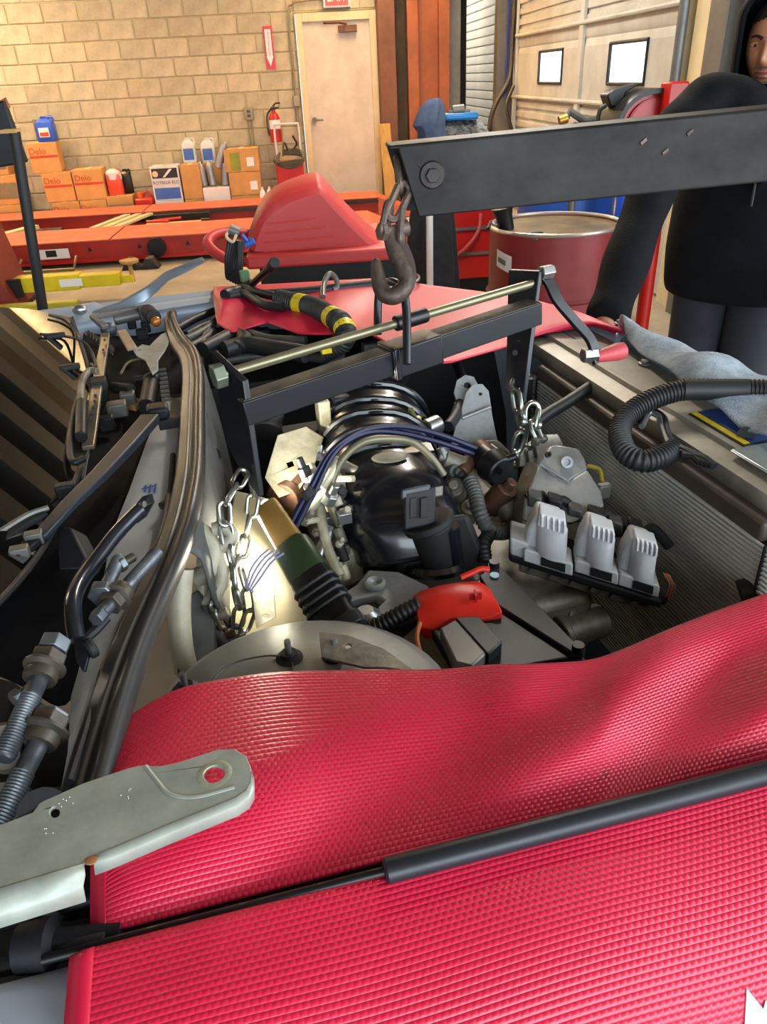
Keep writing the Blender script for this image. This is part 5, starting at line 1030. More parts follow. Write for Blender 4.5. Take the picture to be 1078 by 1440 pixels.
build(M().rings([trect(.33, .023, .014), trect(.37, .031, .018), trect(.60, .032, .019), trect(.63, .030, .017)]), 'body', m_tg, t)
build(M().rings([trect(.60, .031, .0185), trect(.64, .0325, .02), trect(.95, .033, .02), trect(1.0, .035, .024), trect(1.1, .035, .024), trect(1.12, .031, .02)]), 'grip', m_black, t)
for k in range(4): build(M().tube(trect(.70+.055*k, .034, .0215), .003, 6, closed=True), 'grip_rib', m_rub, t)
build(M().rings([trect(.99, .037, .026), trect(1.08, .037, .026)]), 'end_cap', m_rub, t, bevel=.002)
build(M().par(tk(1.125, 0, 0), ts*.018, tn*.010, td*.002), 'battery_slot', m_bayd, t)
build(M().par(tk(.5, -.027, .006), td*.03, tn*.004, ts*.003), 'switch', m_bayd, t, bevel=.001)
# the LED strip faces the inner wing (left)
lside = -ts if (-ts).dot(RT) < 0 else ts
build(M().par(tk(.17, 0, 0)+lside*.0225, td*(TL*.15), tn*.006, lside*.001), 'led_strip', mat('led_glow', 'fff2d0', .4, var=0, emit=9), t)
l = bpy.data.lights.new('torch_light', 'AREA'); l.shape = 'RECTANGLE'; l.size = .06; l.size_y = .012; l.energy = .9; l.color = (1, .93, .72)
lo = bpy.data.objects.new('torch_light', l); C.objects.link(lo); lo.location = tk(.17, 0, 0)+lside*.023+tn*.006
lo.rotation_euler = (lside*.9+tn*.45-ZV*.2).to_track_quat('-Z', 'Y').to_euler()
l2 = bpy.data.lights.new('added_tip_light', 'SPOT'); l2.energy = 6; l2.spot_size = radians(110); l2.spot_blend = .6; l2.shadow_soft_size = .012; l2.color = (1, .93, .72)  # added spot at the torch tip, brightens the engine's left bank
lo2 = bpy.data.objects.new('added_tip_light', l2); C.objects.link(lo2); lo2.location = ta-td*.03+tn*.004
lo2.rotation_euler = (-td*.6+RT*.75-ZV*.1).to_track_quat('-Z', 'Y').to_euler()
build(M().lathe(ta-td*(.02*TL+.002), -td, [(0, .008), (.003, .007)], 14), 'added_tip_glow', mat('led_glow', 'fff2d0', .4, var=0, emit=9), t)  # glowing disc added to go with the tip spot
# chassis rail and pipes on the left side of the bay (part of the car)
t = CAR
m_rail = mat('rail_beige', 'b5ab8c', .5, .15, var=.2, vs=8)
build(M().prism([P(330, 690, d=1.30), P(372, 700, d=1.30), P(412, 760, d=1.24), P(420, 800, d=1.20), P(445, 900, d=1.10), P(330, 905, d=1.12), P(310, 800, d=1.22)], FW*.02), 'chassis_rail', m_rail, t, bevel=.003)
NB = (UP*.8-FW*.6).normalized()
build(M().prism(pp([(354, 834), (384, 822), (388, 868), (360, 884)], (370, 850), 1.10, NB), FW*.004, [pp([(369+4*cos(2*pi*k/10), 832+3*sin(2*pi*k/10)) for k in range(10)], (370, 850), 1.10, NB), pp([(374+5*cos(2*pi*k/10), 867+3*sin(2*pi*k/10)) for k in range(10)], (370, 850), 1.10, NB)]), 'rail_bracket', m_pale, t, bevel=.001, ang=15)
for k in range(4): build(M().tube(cp([(346+2*k, 826+2*k), (352+5*k, 802+3*k), (364+6*k, 784+2*k), (378+7*k, 772+2*k)], 5, d=1.12), .0016, 6), 'rail_reflection', mat('lilac_reflection', '8083b8', .4, var=.1), t)  # wires' reflection on the rail, modelled as thin lilac strips
m_knuck = mat('pale_pipe', 'a8a38e', .5, .1, var=.3, vs=14)
for pts, r_, m_ in (([(268, 742), (285, 752), (300, 772), (296, 800), (275, 815)], .016, m_knuck), ([(300, 745), (316, 742), (326, 756), (300, 778)], .011, m_knuck), ([(306, 778), (312, 810), (300, 838), (280, 850)], .012, m_knuck), ([(256, 800), (252, 850), (254, 900), (262, 945)], .016, m_knuck), ([(240, 820), (250, 870), (258, 920), (262, 950)], .008, m_hose), ([(288, 850), (292, 880), (312, 905), (330, 925)], .014, m_hose), ([(282, 890), (292, 900), (300, 890), (305, 910)], .007, m_pale), ([(270, 865), (300, 868), (320, 860)], .008, m_alud), ([(300, 930), (308, 900), (330, 890)], .006, m_copper), ([(285, 780), (285, 840), (290, 900)], .009, m_pale)):
    build(M().tube(cp(pts, 6, d=(1.03 if pts[0] in ((256, 800), (240, 820)) else 1.10)), r_, 12), 'bay_pipe', m_, t)
for q, s_ in (((290, 885), .02), ((302, 905), .014), ((275, 905), .016), ((330, 900), .018)): build(M().par(P(q[0], q[1], d=1.13), AF*s_, BF*s_, ZV*s_*.7), 'bay_clamp', m_bayd, t, bevel=.004)
build(M().prism([P(240, 860, d=1.06), P(275, 830, d=1.08), P(300, 850, d=1.1), P(300, 930, d=1.05), P(250, 965, d=1.0)], FW*.03), 'inner_wing', m_bay, t, bevel=.004)
# far-left hoses between seal and far fender
t = thing('hose_bundle', 'bundle of black hoses at the far end of the engine bay by the seal', 'hose', P(330, 490, z=.9))
for pts, r_, m_ in (([(250, 462), (275, 448), (305, 436), (330, 430)], .011, m_hose), ([(262, 470), (290, 456), (320, 448)], .009, m_hose), ([(262, 478), (282, 468), (298, 458)], .012, m_hoseg), ([(268, 488), (288, 476), (300, 466)], .010, m_hoseg), ([(283, 490), (288, 474), (298, 455), (305, 445)], .008, m_hoseg), ([(285, 492), (310, 480), (330, 470), (345, 478), (330, 490)], .02, m_hose), ([(315, 492), (345, 485), (380, 490), (430, 498)], .022, m_hose), ([(310, 508), (350, 502), (400, 500), (470, 505)], .012, m_hoseg), ([(280, 500), (276, 540), (284, 600), (300, 640)], .016, m_hose), ([(560, 545), (572, 520), (565, 500), (550, 490)], .012, m_hose), ([(350, 470), (380, 478), (430, 480)], .014, m_hoseg), ([(640, 505), (650, 540), (642, 580), (630, 600)], .012, m_hose), ([(560, 580), (556, 550), (566, 520), (590, 505)], .013, m_hose)):
    build(M().tube(cp(pts, 6, z=.93 if pts[0][1] < 500 else .88), r_, 12), 'hose', m_, t)
for q, s_ in (((292, 462), .012), ((340, 484), .02), ((300, 482), .015), ((415, 470), .025), ((370, 470), .02), ((470, 500), .025), ((520, 490), .02), ((330, 475), .014)): build(M().par(P(q[0], q[1], z=.90), AF*s_, BF*s_*.8, ZV*.016), 'hose_clamp', random.choice((m_hoseg, m_bayd, m_hose)), t, bevel=.005)
t = thing('loom_conduit', 'black corrugated conduit with yellow tape bands on far fender mat', 'hose', P(450, 440, z=.98))
lc = cp([(392, 421, .985), (415, 426, .985), (440, 432, .985), (462, 443, .985), (480, 456, .98), (486, 470, .965), (478, 484, .94), (455, 495, .92)], 7, z=1)
build(ribbed(lc, .026, .0085, .05), 'conduit', m_rub, t)
build(M().tube(cp([(320, 414), (340, 406), (365, 412), (398, 419)], 6, z=.985), .012, 10), 'branch', m_hose, t)
build(M().tube(cp([(322, 416), (345, 414), (370, 428), (398, 432)], 6, z=.98), .013, 10), 'branch', m_hose, t)
build(M().tube(cp([(316, 415), (322, 412), (330, 410)], 6, z=.985), .016, 10), 'branch_end', m_hose, t)
for a, b in ((8, 12), (22, 25), (30, 34)): build(M().tube(lc[a:b], .0275, 16), 'tape_band', m_tape, t)
build(M().cyl(lc[26], lc[28], .03), 'clamp_ring', m_bayd, t, bevel=.002)
build(M().par(P(458, 492, z=.935), AF*.012, BF*.012, ZV*.006), 'tape_tag', m_tape, t)
t = thing('prop_rod', 'black rod lying along the far fender mat behind the hook', 'rod', P(450, 408, z=.97))
build(M().tube(cp([(372, 414), (420, 411), (470, 406), (540, 398)], 4, z=.975), .014, 10), 'rod', m_hose, t)
build(M().tube(cp([(454, 418, .98), (455, 400, 1.0), (463, 385, 1.02), (472, 392, 1.0), (474, 404, .98), (468, 408, .975)], 5, z=1), .008, 10), 'hook_end', m_grey, t)
t = thing('socket_wrench', 'black ratchet handle leaning on the far fender beside the red cowl', 'wrench', P(365, 390, z=.98))
build(M().cyl(P(352, 402, z=.985), P(383, 373, z=1.08), .010), 'handle', m_black, t)
build(M().cyl(P(346, 405, z=.98), P(356, 400, z=.99), .018), 'head', m_bayd, t, bevel=.002)
build(M().cyl(P(381, 376, z=1.075), P(386, 369, z=1.1), .014), 'end_knob', m_bayd, t, bevel=.002)
build(M().par(P(344, 388, z=1.0), AF*.014, BF*.012, ZV*.016), 'green_block', mat('plug_green', '3f6b45', .5, var=.2), t, bevel=.003)
t = thing('ring_bolt', 'small grey ring standing on the far fender mat right of the hook', 'ring', P(583, 392, z=.985))
build(M().tube([P(583+6*cos(a), 391+5*sin(a), z=.985) for a in [2*pi*k/16 for k in range(16)]], .004, 8, closed=True).tube([P(577, 392, z=.985), P(560, 393, z=.98)], .004, 8), 'ring', m_grey, t)
# ============================================================ FENDER MATS
def mat_vinyl(name, pitch, strength):
    m = bpy.data.materials.new(name); m.use_nodes = True; nt = m.node_tree; n = nt.nodes; L = nt.links.new; b = n['Principled BSDF']
    uv = n.new('ShaderNodeUVMap'); sx = n.new('ShaderNodeSeparateXYZ'); L(uv.outputs[0], sx.inputs[0])
    def math_(op, a, b_=None, c=None):
        q = n.new('ShaderNodeMath'); q.operation = op
        for i, v in enumerate((a, b_, c)):
            if v is None: continue
            if hasattr(v, 'links'): L(v, q.inputs[i])
            else: q.inputs[i].default_value = v
        return q.outputs[0]
    no = n.new('ShaderNodeTexNoise'); no.inputs['Scale'].default_value = 3; L(uv.outputs[0], no.inputs[0])
    sv = math_('ABSOLUTE', math_('SINE', math_('MULTIPLY', sx.outputs[1], pi/pitch)))
    row = math_('FLOOR', math_('DIVIDE', sx.outputs[1], pitch))
    su = math_('ABSOLUTE', math_('SINE', math_('ADD', math_('MULTIPLY', sx.outputs[0], pi/(pitch*1.25)), math_('MULTIPLY', row, pi/2))))
    h = math_('MULTIPLY', math_('POWER', sv, .6), math_('ADD', .58, math_('MULTIPLY', su, .42)))
    bp = n.new('ShaderNodeBump'); bp.inputs['Strength'].default_value = strength; bp.inputs['Distance'].default_value = .0022; L(h, bp.inputs['Height']); L(bp.outputs[0], b.inputs['Normal'])
    rp = n.new('ShaderNodeValToRGB'); rp.color_ramp.elements[0].position = .3; rp.color_ramp.elements[1].position = .7
    rp.color_ramp.elements[0].color = lin('c6163b'); rp.color_ramp.elements[1].color = lin('d81f47'); L(no.outputs[0], rp.inputs[0])
    n2 = n.new('ShaderNodeTexNoise'); n2.inputs['Scale'].default_value = 26; n2.inputs['Detail'].default_value = 5; L(uv.outputs[0], n2.inputs[0])
    r2 = n.new('ShaderNodeValToRGB'); r2.color_ramp.elements[0].position = .25; r2.color_ramp.elements[1].position = .31; r2.color_ramp.elements[0].color = (.25, .2, .22, 1); r2.color_ramp.elements[1].color = (1, 1, 1, 1); L(n2.outputs[0], r2.inputs[0])
    mx = n.new('ShaderNodeMix'); mx.data_type = 'RGBA'; mx.blend_type = 'MULTIPLY'; mx.inputs[0].default_value = 1; L(rp.outputs[0], mx.inputs[6]); L(r2.outputs[0], mx.inputs[7]); L(mx.outputs[2], b.inputs['Base Color'])
    b.inputs['Roughness'].default_value = .36; b.inputs['Specular IOR Level'].default_value = .6
    return m
m_mat = mat_vinyl('mat_vinyl', .0048, .45); m_matf = mat_vinyl('mat_vinyl_far', .0048, .35)
m_hem = mat('mat_hem', 'c8153c', .4, var=.1, vs=5)
def mesh_uv(rows, name, m, parent, solid=.003):
    nr, nc = len(rows), len(rows[0]); o = build(M().grid(rows), name, m, parent, solid=solid, ang=80, fix=False)
    me = o.data; ul = me.uv_layers.new(name='UVMap')
    us = [[0]*nc for _ in range(nr)]; vs_ = [[0]*nc for _ in range(nr)]; mid_ = nc//2
    for i in range(nr):
        for j in range(nc):
            if j: us[i][j] = us[i][j-1]+(rows[nr//2][j]-rows[nr//2][j-1]).length
            if i: vs_[i][j] = vs_[i-1][j]+(rows[i][mid_]-rows[i-1][mid_]).length
    for pl_ in me.polygons:
        for li in pl_.loop_indices:
            k = me.loops[li].vertex_index; ul.data[li].uv = (us[k//nc][k % nc], vs_[k//nc][k % nc])
    return o
def interp(lst, t):
    for a, b in zip(lst, lst[1:]):
        if t <= b[0]:
            f_ = (t-a[0])/(b[0]-a[0]); f_ = f_; return [x+(y-x)*f_ for x, y in zip(a[1:], b[1:])]
    return list(lst[-1][1:])
def smooth_curve(lst, n=160):
    c = crom([V((x, y, z)) for x, y, z in lst], 12); return c
tp_ = smooth_curve([(146, 1066, .918), (158, 1040, .925), (190, 1004, .93), (250, 972, .932), (320, 957, .93), (390, 948, .925), (460, 946, .92), (540, 945, .92), (620, 944, .922), (690, 938, .928), (760, 936, .93), (830, 931, .934), (880, 915, .94), (950, 885, .95), (1020, 858, .955), (1090, 834, .96), (1160, 812, .96)])
N = len(tp_); rows = []; NV = 70
for k in range(NV+1):
    v = k/NV; r_ = []
    for j, a in enumerate(tp_):
        tt = j/(N-1); bx = 148+(1150-148)*tt if tt > 0 else 148
        bx = 148+(1160-148)*((a.x-146)/(1160-146)); by = 1313-.2585*(bx-148)
        px = a.x+(bx-a.x)*v; py = a.y+(by-a.y)*v
        z = a.z+(.922-a.z)*v + .016*sin(pi*v)*(1+.5*sin(tt*9)) + .010*sin(pi*v)*sin(tt*17+v*5)*(.4+.6*min(1, max(0, (tt-.2)/.4))**2) - .022*math.exp(-((tt-.83)/.09)**2-((v-.35)/.25)**2) + .012*math.exp(-((tt-.60)/.05)**2-((v-.15)/.2)**2)
        r_.append(P(px, py, z=z))
    rows.append(r_)
edge = [p+V((0, .006, -.004)) for p in rows[0]]; e2_ = [p+V((0, .012, -.03)) for p in rows[0]]
t = thing('fender_mat', 'upper red ribbed vinyl fender mat, between engine bay and gas strut', 'mat', rows[40][60]-ZV*.02)
mesh_uv([e2_, edge]+rows, 'vinyl', m_mat, t)
build(M().grid([[rows[k][0]+V((-.012, 0, -.002)), rows[k][0]+ZV*.0012, rows[k][2]+ZV*.0016] for k in range(NV+1)]), 'hem', m_hem, t, solid=.002)
# lower mat on the outside of the fender
pf = [(-.004, .934), (-.010, .936), (-.03, .934), (-.06, .930), (-.09, .922), (-.12, .908), (-.15, .885), (-.175, .85), (-.195, .79), (-.207, .7), (-.21, .58), (-.208, .45)]
pc_ = crom([V((b, 0, z)) for b, z in pf], 7); rows = []
for p in pc_:
    r_ = []
    for j in range(121):
        a = -.004+1.0*j/120; bb_ = -.015*max(0, 0)+.0
        r_.append(nb+nal*(a-.10*(p.x+.0)*0)+NC*(p.x+bb_)+ZV*(p.z+.003*sin(a*22)*min(1, -p.x*12)))
    rows.append(r_)
t = thing('fender_mat', 'lower red ribbed vinyl fender mat with white print, hanging over the fender', 'mat', nb+nal*.4+NC*-.1+ZV*.9)
mesh_uv(rows, 'vinyl', m_mat, t)
build(M().grid([[r_[0]-nal*.010-ZV*.002, r_[0]+ZV*.001, r_[1]+ZV*.0014] for r_ in rows]), 'hem', m_hem, t, solid=.002)
def lower(px, py):
    best = None
    for i, r_ in enumerate(rows):
        for j, p in enumerate(r_):
            d = p-CAM; dd = d.dot(FW)
            if dd <= 0: continue
            x = 539+F*d.dot(RT)/dd; y = 720-F*d.dot(UP)/dd; e = (x-px)**2+(y-py)**2
            if best is None or e < best[0]: best = (e, i, j)
    return best[1], best[2]
i0, j0 = lower(1047, 1410); q = rows[i0][j0]; va = (rows[i0+1][j0]-rows[i0-1][j0]).normalized(); ua = nal; nn = ua.cross(va).normalized(); nn = nn if nn.z > 0 else -nn
lg = [(0, -.008), (.008, .008), (.012, .003), (.03, .022), (.03, .07), (-.018, .07), (-.016, .034), (-.009, .026), (-.012, .018)]
build(M().prism([q+ua*a+va*b+nn*.0015 for a, b in lg], nn*.001), 'white_print', m_ink_w, t)
# far fender mat: from the fender rail down into the bay, and out over the nose corner
tpf = [(.00, 300, 404, .965), (.08, 335, 402, .97), (.2, 400, 399, .97), (.33, 470, 395, .97), (.42, 540, 391, .97), (.5, 600, 401, .97), (.6, 665, 409, .97), (.72, 735, 418, .97), (.85, 810, 438, .97), (1., 872, 462, .965)]
btf = [(.00, 300, 420, .962), (.05, 305, 455, .955), (.12, 325, 468, .945), (.2, 375, 454, .95), (.28, 420, 470, .95), (.36, 470, 470, .955), (.45, 520, 470, .955), (.55, 590, 510, .945), (.62, 630, 511, .94), (.72, 705, 490, .945), (.82, 765, 469, .955), (.92, 830, 458, .96), (1., 880, 470, .958)]
rows = []
for k in range(31):
    v = k/30; r_ = []
    for j in range(81):
        u = j/80; a, b = interp(tpf, u), interp(btf, u); z = a[2]+(b[2]-a[2])*v+.008*sin(pi*v)+.006*sin(u*21+v*3)*sin(pi*v)
        r_.append(P(a[0]+(b[0]-a[0])*v, a[1]+(b[1]-a[1])*v, z=z))
    rows.append(r_)
back = [p+V((.01, .05, -.03)) for p in rows[0]]; bk2 = [p+V((.012, .07, -.25)) for p in rows[0]]
t = thing('fender_mat', 'red vinyl mat draped over the far fender behind the leveller', 'mat', rows[10][40]-ZV*.02)
mesh_uv([bk2, back]+rows, 'vinyl', m_matf, t)
# ============================================================ GAS STRUT
t = thing('gas_strut', 'black gas strut lying between the two near fender mats', 'strut', P(600, 1200, z=.93))
def sl(px, z): return P(px, 1325-.2585*(px-148)+2, z=z)
build(M().cyl(sl(60, .925), sl(560, .937), .0042), 'piston_rod', m_black, t)
build(M().lathe(sl(540, .942), sl(1160, .944)-sl(540, .942), [(0, .0085), (.002, .0105), ((sl(1160, .94)-sl(540, .942)).length, .0105)], 20), 'cylinder', mat('strut_black', '1d2027', .4, .2, var=.3, vs=20), t)
build(M().lathe(P(20, 1335, z=.915), P(135, 1318, z=.918)-P(20, 1335, z=.915), [(0, .006), (.005, .019), (.03, .021), (.034, .011), (.085, .009)], 14), 'ball_socket', m_plas, t)
build(M().cyl(P(85, 1333, z=.915), P(150, 1322, z=.922), .010, .007), 'rod_end', m_hose, t)
# dark things in the gutter beside the near fender
t = thing('gutter_latch', 'dark latch lever and rods in the gutter under the grey hinge bracket', 'lever', P(60, 1280, z=.9))
build(M().tube(cp([(-20, 1300), (40, 1285), (110, 1272), (160, 1262)], 5, z=.90), .009, 10), 'rod', m_bayd, t)
build(M().par(P(118, 1250, z=.91), nal*.018, NC*.022, ZV*.012), 'block', m_plas, t, bevel=.006)
build(M().cyl(P(55, 1290, z=.91), P(75, 1270, z=.92), .016), 'roller', m_bayd, t, bevel=.003)
build(M().cyl(P(0, 1360, z=.9), P(140, 1325, z=.905), .008), 'lower_rod', m_hose, t)
# ============================================================ GREY HINGE BRACKET
t = thing('hinge_bracket', 'loose grey stamped hinge bracket lying across near mat corner', 'bracket', P(150, 1150, z=.99))
m_brk = mat('bracket_zinc', 'a6aba0', .42, .25, var=.22, vs=14, col2='858a80')
zb = 1.0
ol = [(-60, 1188), (0, 1160), (46, 1142), (56, 1128), (70, 1122), (120, 1100), (180, 1080), (200, 1076), (225, 1077), (250, 1072), (305, 1054), (330, 1053), (346, 1063), (353, 1080), (352, 1100), (345, 1112), (330, 1122), (290, 1138), (240, 1158), (200, 1175), (160, 1192), (128, 1204), (116, 1214), (60, 1230), (0, 1248), (-60, 1262)]
th_ = V((0, 0, -.0035))
def zz(x): return zb+.008*max(0, min(1, (x-150)/120))-.004
build(M().prism([P(x, y, z=zb) for x, y in ol], th_, [[P(301+15*cos(2*pi*k/20), 1089+13*sin(2*pi*k/20), z=zb) for k in range(20)], [P(77+7*cos(2*pi*k/12), 1142+8*sin(2*pi*k/12), z=zb) for k in range(12)]]), 'plate', m_brk, t, bevel=.0012)
fl = [(352, 1085), (352, 1100), (345, 1112), (330, 1122), (290, 1138), (240, 1158), (200, 1175), (160, 1192), (128, 1204)]
build(M().grid([[P(x, y, z=zb), P(x, y, z=zb)+V((.002, -.004, -.004)), P(x, y, z=zb)+V((.001, -.006, -.014))] for x, y in fl]), 'front_flange', m_brk, t, solid=.002)
build(M().grid([[P(x, y, z=zb), P(x, y, z=zb)+V((.001, -.006, -.006)), P(x, y, z=zb)+V((0, -.012, -.010)), P(x, y, z=zb)+V((0, -.016, -.022))] for x, y in [(118, 1214), (60, 1231), (0, 1249), (-60, 1264)]]), 'rear_flange', m_brk, t, solid=.002)
build(M().tube(cp([(205, 1078), (222, 1100), (240, 1118), (275, 1122), (330, 1108)], 5, z=zb-.001), .0022, 8), 'pressed_ridge', m_brk, t)
build(M().lathe(P(301, 1089, z=zb-.0005), ZV, [(0, .016), (.0006, .015), (.0006, .0095), (0, .009)], 24, caps=False), 'hole_rim', mat('rim_pale', 'a4a894', .4, .4, var=.35, vs=40), t)
build(M().cyl(P(60, 1142, z=zb-.004), V((P(60, 1142, z=.9).x, P(60, 1142, z=.9).y-.01, .86)), .02), 'pivot_leg', m_bayd, t)
build(M().ell(P(128, 1210, z=zb+.0005), (.005, 0, 0), (0, .004, 0), (0, 0, .001)), 'rust_spot', mat('rust_spot', '8a5a35', .7, var=.3), t)
for i in range(16):
    x, y = random.choice(((92, 1128), (180, 1115), (72, 1168), (190, 1120)))
    build(M().ell(P(x+random.uniform(-14, 14), y+random.uniform(-8, 8), z=zb+.0004), (.0005, 0, 0), (0, .0005, 0), (0, 0, .0004), 6, 4), 'paint_fleck', m_ink_w, t)
# ============================================================ LOOSE BOLTS AND RODS ON THE COWL
m_bolt = mat('bolt_steel', '71767a', .42, .65, var=.35, vs=25, col2='484c50')
m_boltr = mat('bolt_brown', '51483d', .5, .4, var=.35, vs=25, col2='322e29')
def bolt(label, hd, tip, d0, d1, r, washer=0, pos=.2, hexr=1.6, m=m_bolt, ring=None):
    a, b = P(*hd, d=d0), P(*tip, d=d1); d = (b-a).normalized(); L_ = (b-a).length
    t = thing('bolt', label, 'bolt', a.lerp(b, .5), 'loose bolts on the cowl')
    build(M().hexa(a, a+d*r*1.5, r*hexr), 'head', m_bolt, t, bevel=.0012)
    prof_ = [(r*1.5, r)]; n_ = int(L_*.5/.0016)
    for k in range(n_): prof_.append((L_*.5+.0016*k, r*(1.03 if k % 2 else .9)))
    build(M().lathe(a, d, prof_+[(L_, r*.85)], 16), 'shank', m, t, ang=60)
    if washer:
        build(M().lathe(a+d*L_*pos, d, [(0, r*1.3), (.003, washer), (.006, washer), (.009, washer*.75), (.016, r*1.7), (.02, r*1.6)], 20), 'washer', m_boltr, t)
        build(M().hexa(a+d*(L_*pos-.011), a+d*(L_*pos+.001), r*1.8), 'nut', m_boltr, t, bevel=.001)
    return t
bolt('big bolt with bright hex head, upper of the pair of big bolts', (80, 900), (4, 1068), .80, .70, .0105, .022, .22)
bolt('big bolt with brown hex nut, lower of the pair of big bolts', (76, 1002), (-14, 1180), .75, .66, .0108, .024, .12)
bolt('short bolt left of the two big bolts', (18, 985), (50, 962), .78, .80, .006)
bolt('dull hex flange bolt beside the black bent lever', (142, 840), (168, 785), .87, .93, .0085, .0, .3, 2.0)
bolt('long thin bolt with a collar leaning on the bonnet seal', (134, 872), (222, 776), .84, .96, .0085, .018, .28, 1.15, m_bolt)
t = bolt('stubby brown bolt lying above the flange bolt', (166, 796), (188, 783), .92, .94, .006, 0, .3, 1.7, m_boltr)
for px, py, l in ((10, 1055, 'brown collar nut at the left edge below the upper big bolt'), (6, 1135, 'dark flange nut at the left edge at the end of lower big bolt')):
    t = thing('flange_nut', l, 'nut', P(px, py, d=.72)); a, d = P(px, py, d=.72), (P(30, 1000, d=.8)-P(0, 1068, d=.7)).normalized()
    build(M().lathe(a-d*.012, d, [(0, .014), (.012, .016), (.013, .026), (.018, .027), (.02, .02), (.028, .018)], 20), 'collar', m_boltr, t)
t = thing('bent_lever', 'black bent tube lever with flattened holed end along the bonnet seal', 'lever', P(130, 800, d=.9))
lv = cp([(198, 716, 1.0), (185, 728, .99), (160, 755, .96), (130, 795, .92), (112, 820, .89), (103, 845, .86), (104, 875, .84), (108, 900, .83)], 6, d=1)
build(M().tube(lv, .0098, 12), 'tube', mat('lever_black', '20242d', .28, .3, var=.2, vs=12, coat=.3), t)
build(M().prism([P(188, 728, d=.99), P(190, 710, d=1.0), P(200, 698, d=1.01), P(213, 694, d=1.015), P(216, 706, d=1.01), P(205, 726, d=.995), P(192, 736, d=.985)], FW*.005, [[P(202+4*cos(2*pi*k/10), 709+5*sin(2*pi*k/10), d=1.005) for k in range(10)]]), 'flat_end', m_plas, t, bevel=.001)
build(M().prism([P(102, 890, d=.835), P(116, 886, d=.835), P(124, 925, d=.82), P(118, 948, d=.81), P(106, 930, d=.82)], FW*.008), 'lower_end', m_plas, t, bevel=.002)
build(M().cyl(P(122, 915, d=.825), P(134, 908, d=.83), .012), 'lower_clip', m_bayd, t, bevel=.003)
build(M().tube([P(118, 900, d=.84), P(135, 885, d=.85), P(150, 868, d=.86)], .006, 8), 'clip_arm', m_bayd, t)
# ============================================================ THE MAN
m_skin = mat('skin', 'b07a5c', .5, var=.08, vs=30, col2='a56e50')
m_hood = mat('black_hoodie', '0a0d11', .95, spec=.15, var=.25, vs=14, bump=.25, bs=220)
m_jean = mat('dark_trousers', '1c1f26', .9, var=.2, vs=12)
hc = P(1090, 64, d=2.12); fd = (V((CAM.x, CAM.y, 0))-V((hc.x, hc.y, 0))).normalized()
fd = Matrix.Rotation(radians(-14), 3, 'Z') @ fd; fd = (fd-ZV*.10).normalized()    # turned a little to the viewer's left
fx = fd.cross(ZV).normalized() * -1; fx = fx if fx.dot(RT) > 0 else -fx; fz = fx.cross(fd); fz = fz if fz.z > 0 else -fz
t = MAN = thing('person', 'man in a black hooded sweatshirt smiling at the right edge, behind the boom', 'person', (hc.x, hc.y, 0))
def G(x, y, cx, cy, sx, sy): return math.exp(-((x-cx)/sx)**2-((y-cy)/sy)**2)
def headpt(th, ph):          # th: 0 chin-side .. pi crown; ph: angle around, 0 = facing forward
    z = -cos(th); r_ = sin(th)
    x = r_*sin(ph); y = r_*cos(ph)
    wx = .074*(1-.16*max(0, -z)**1.5); wy = .095*(1-.05*max(0, -z)); X = x*wx*(1+.06*max(0, z)); Y = y*wy; Z = z*.118
    if y > 0:
        u, v = X, Z; k = min(1, y*2.2)
        dY = .024*G(u, v, 0, -.022, .013, .017)+.012*G(u, v, 0, .002, .009, .022)                       # nose
        dY += -.012*(G(u, v, .031, .012, .018, .012)+G(u, v, -.031, .012, .018, .012))                   # eye sockets
        dY += .006*(G(u, v, .03, .03, .022, .007)+G(u, v, -.03, .03, .022, .007))                        # brow
        dY += .009*G(u, v, 0, -.055, .02, .005)+.008*G(u, v, 0, -.067, .018, .005)-.006*G(u, v, 0, -.061, .026, .002)   # lips
        dY += .010*G(u, v, 0, -.098, .022, .014)+.004*(G(u, v, .042, -.02, .018, .02)+G(u, v, -.042, -.02, .018, .02))
        dY += .006*(G(u, v, .012, -.030, .007, .006)+G(u, v, -.012, -.030, .007, .006))
        Y += dY*k
    return hc+fx*X+fd*Y+fz*Z
HN, HM = 96, 72
R = [[headpt(pi*(i+.02)/(HM+.04)if 0 < i < HM else pi*max(.01, min(.99, i/HM)), 2*pi*j/HN) for j in range(HN)] for i in range(HM+1)]
body = M().rings(R)
neck0 = hc-fz*.06-fd*.02; nb_ = V((hc.x, hc.y, 1.32))-V((fd.x, fd.y, 0))*.05
body.tube(crom([neck0, neck0.lerp(nb_, .5), nb_], 4), .058, 20)
F2 = V((fd.x, fd.y, 0)).normalized(); S2 = V((fx.x, fx.y, 0)).normalized(); hipc = V((nb_.x, nb_.y, .92))
def ring2(c, a, b, n=24): return [c+S2*a*cos(2*pi*k/n)+F2*b*sin(2*pi*k/n) for k in range(n)]
body.rings([ring2(V((nb_.x, nb_.y, z)), a, b) for z, a, b in ((.86, .15, .10), (1.0, .15, .11), (1.2, .17, .12), (1.34, .15, .10), (1.37, .07, .06))])
sh = P(957, 182, d=2.12); el = P(898, 318, d=2.07); wr = P(848, 462, d=2.0)
body.tube(crom([sh, el, wr], 6), .04, 14, rf=lambda u: 1.2-.55*u)
sh2 = V((2*nb_.x-sh.x, 2*nb_.y-sh.y, sh.z)); sh2 = nb_+S2*.2; sh2.z = sh.z; el2 = sh2+S2*.08+V((0, 0, -.28)); wr2 = el2+F2*.2+V((0, 0, -.12))
body.tube(crom([sh2, el2, wr2], 6), .04, 14, rf=lambda u: 1.2-.55*u)
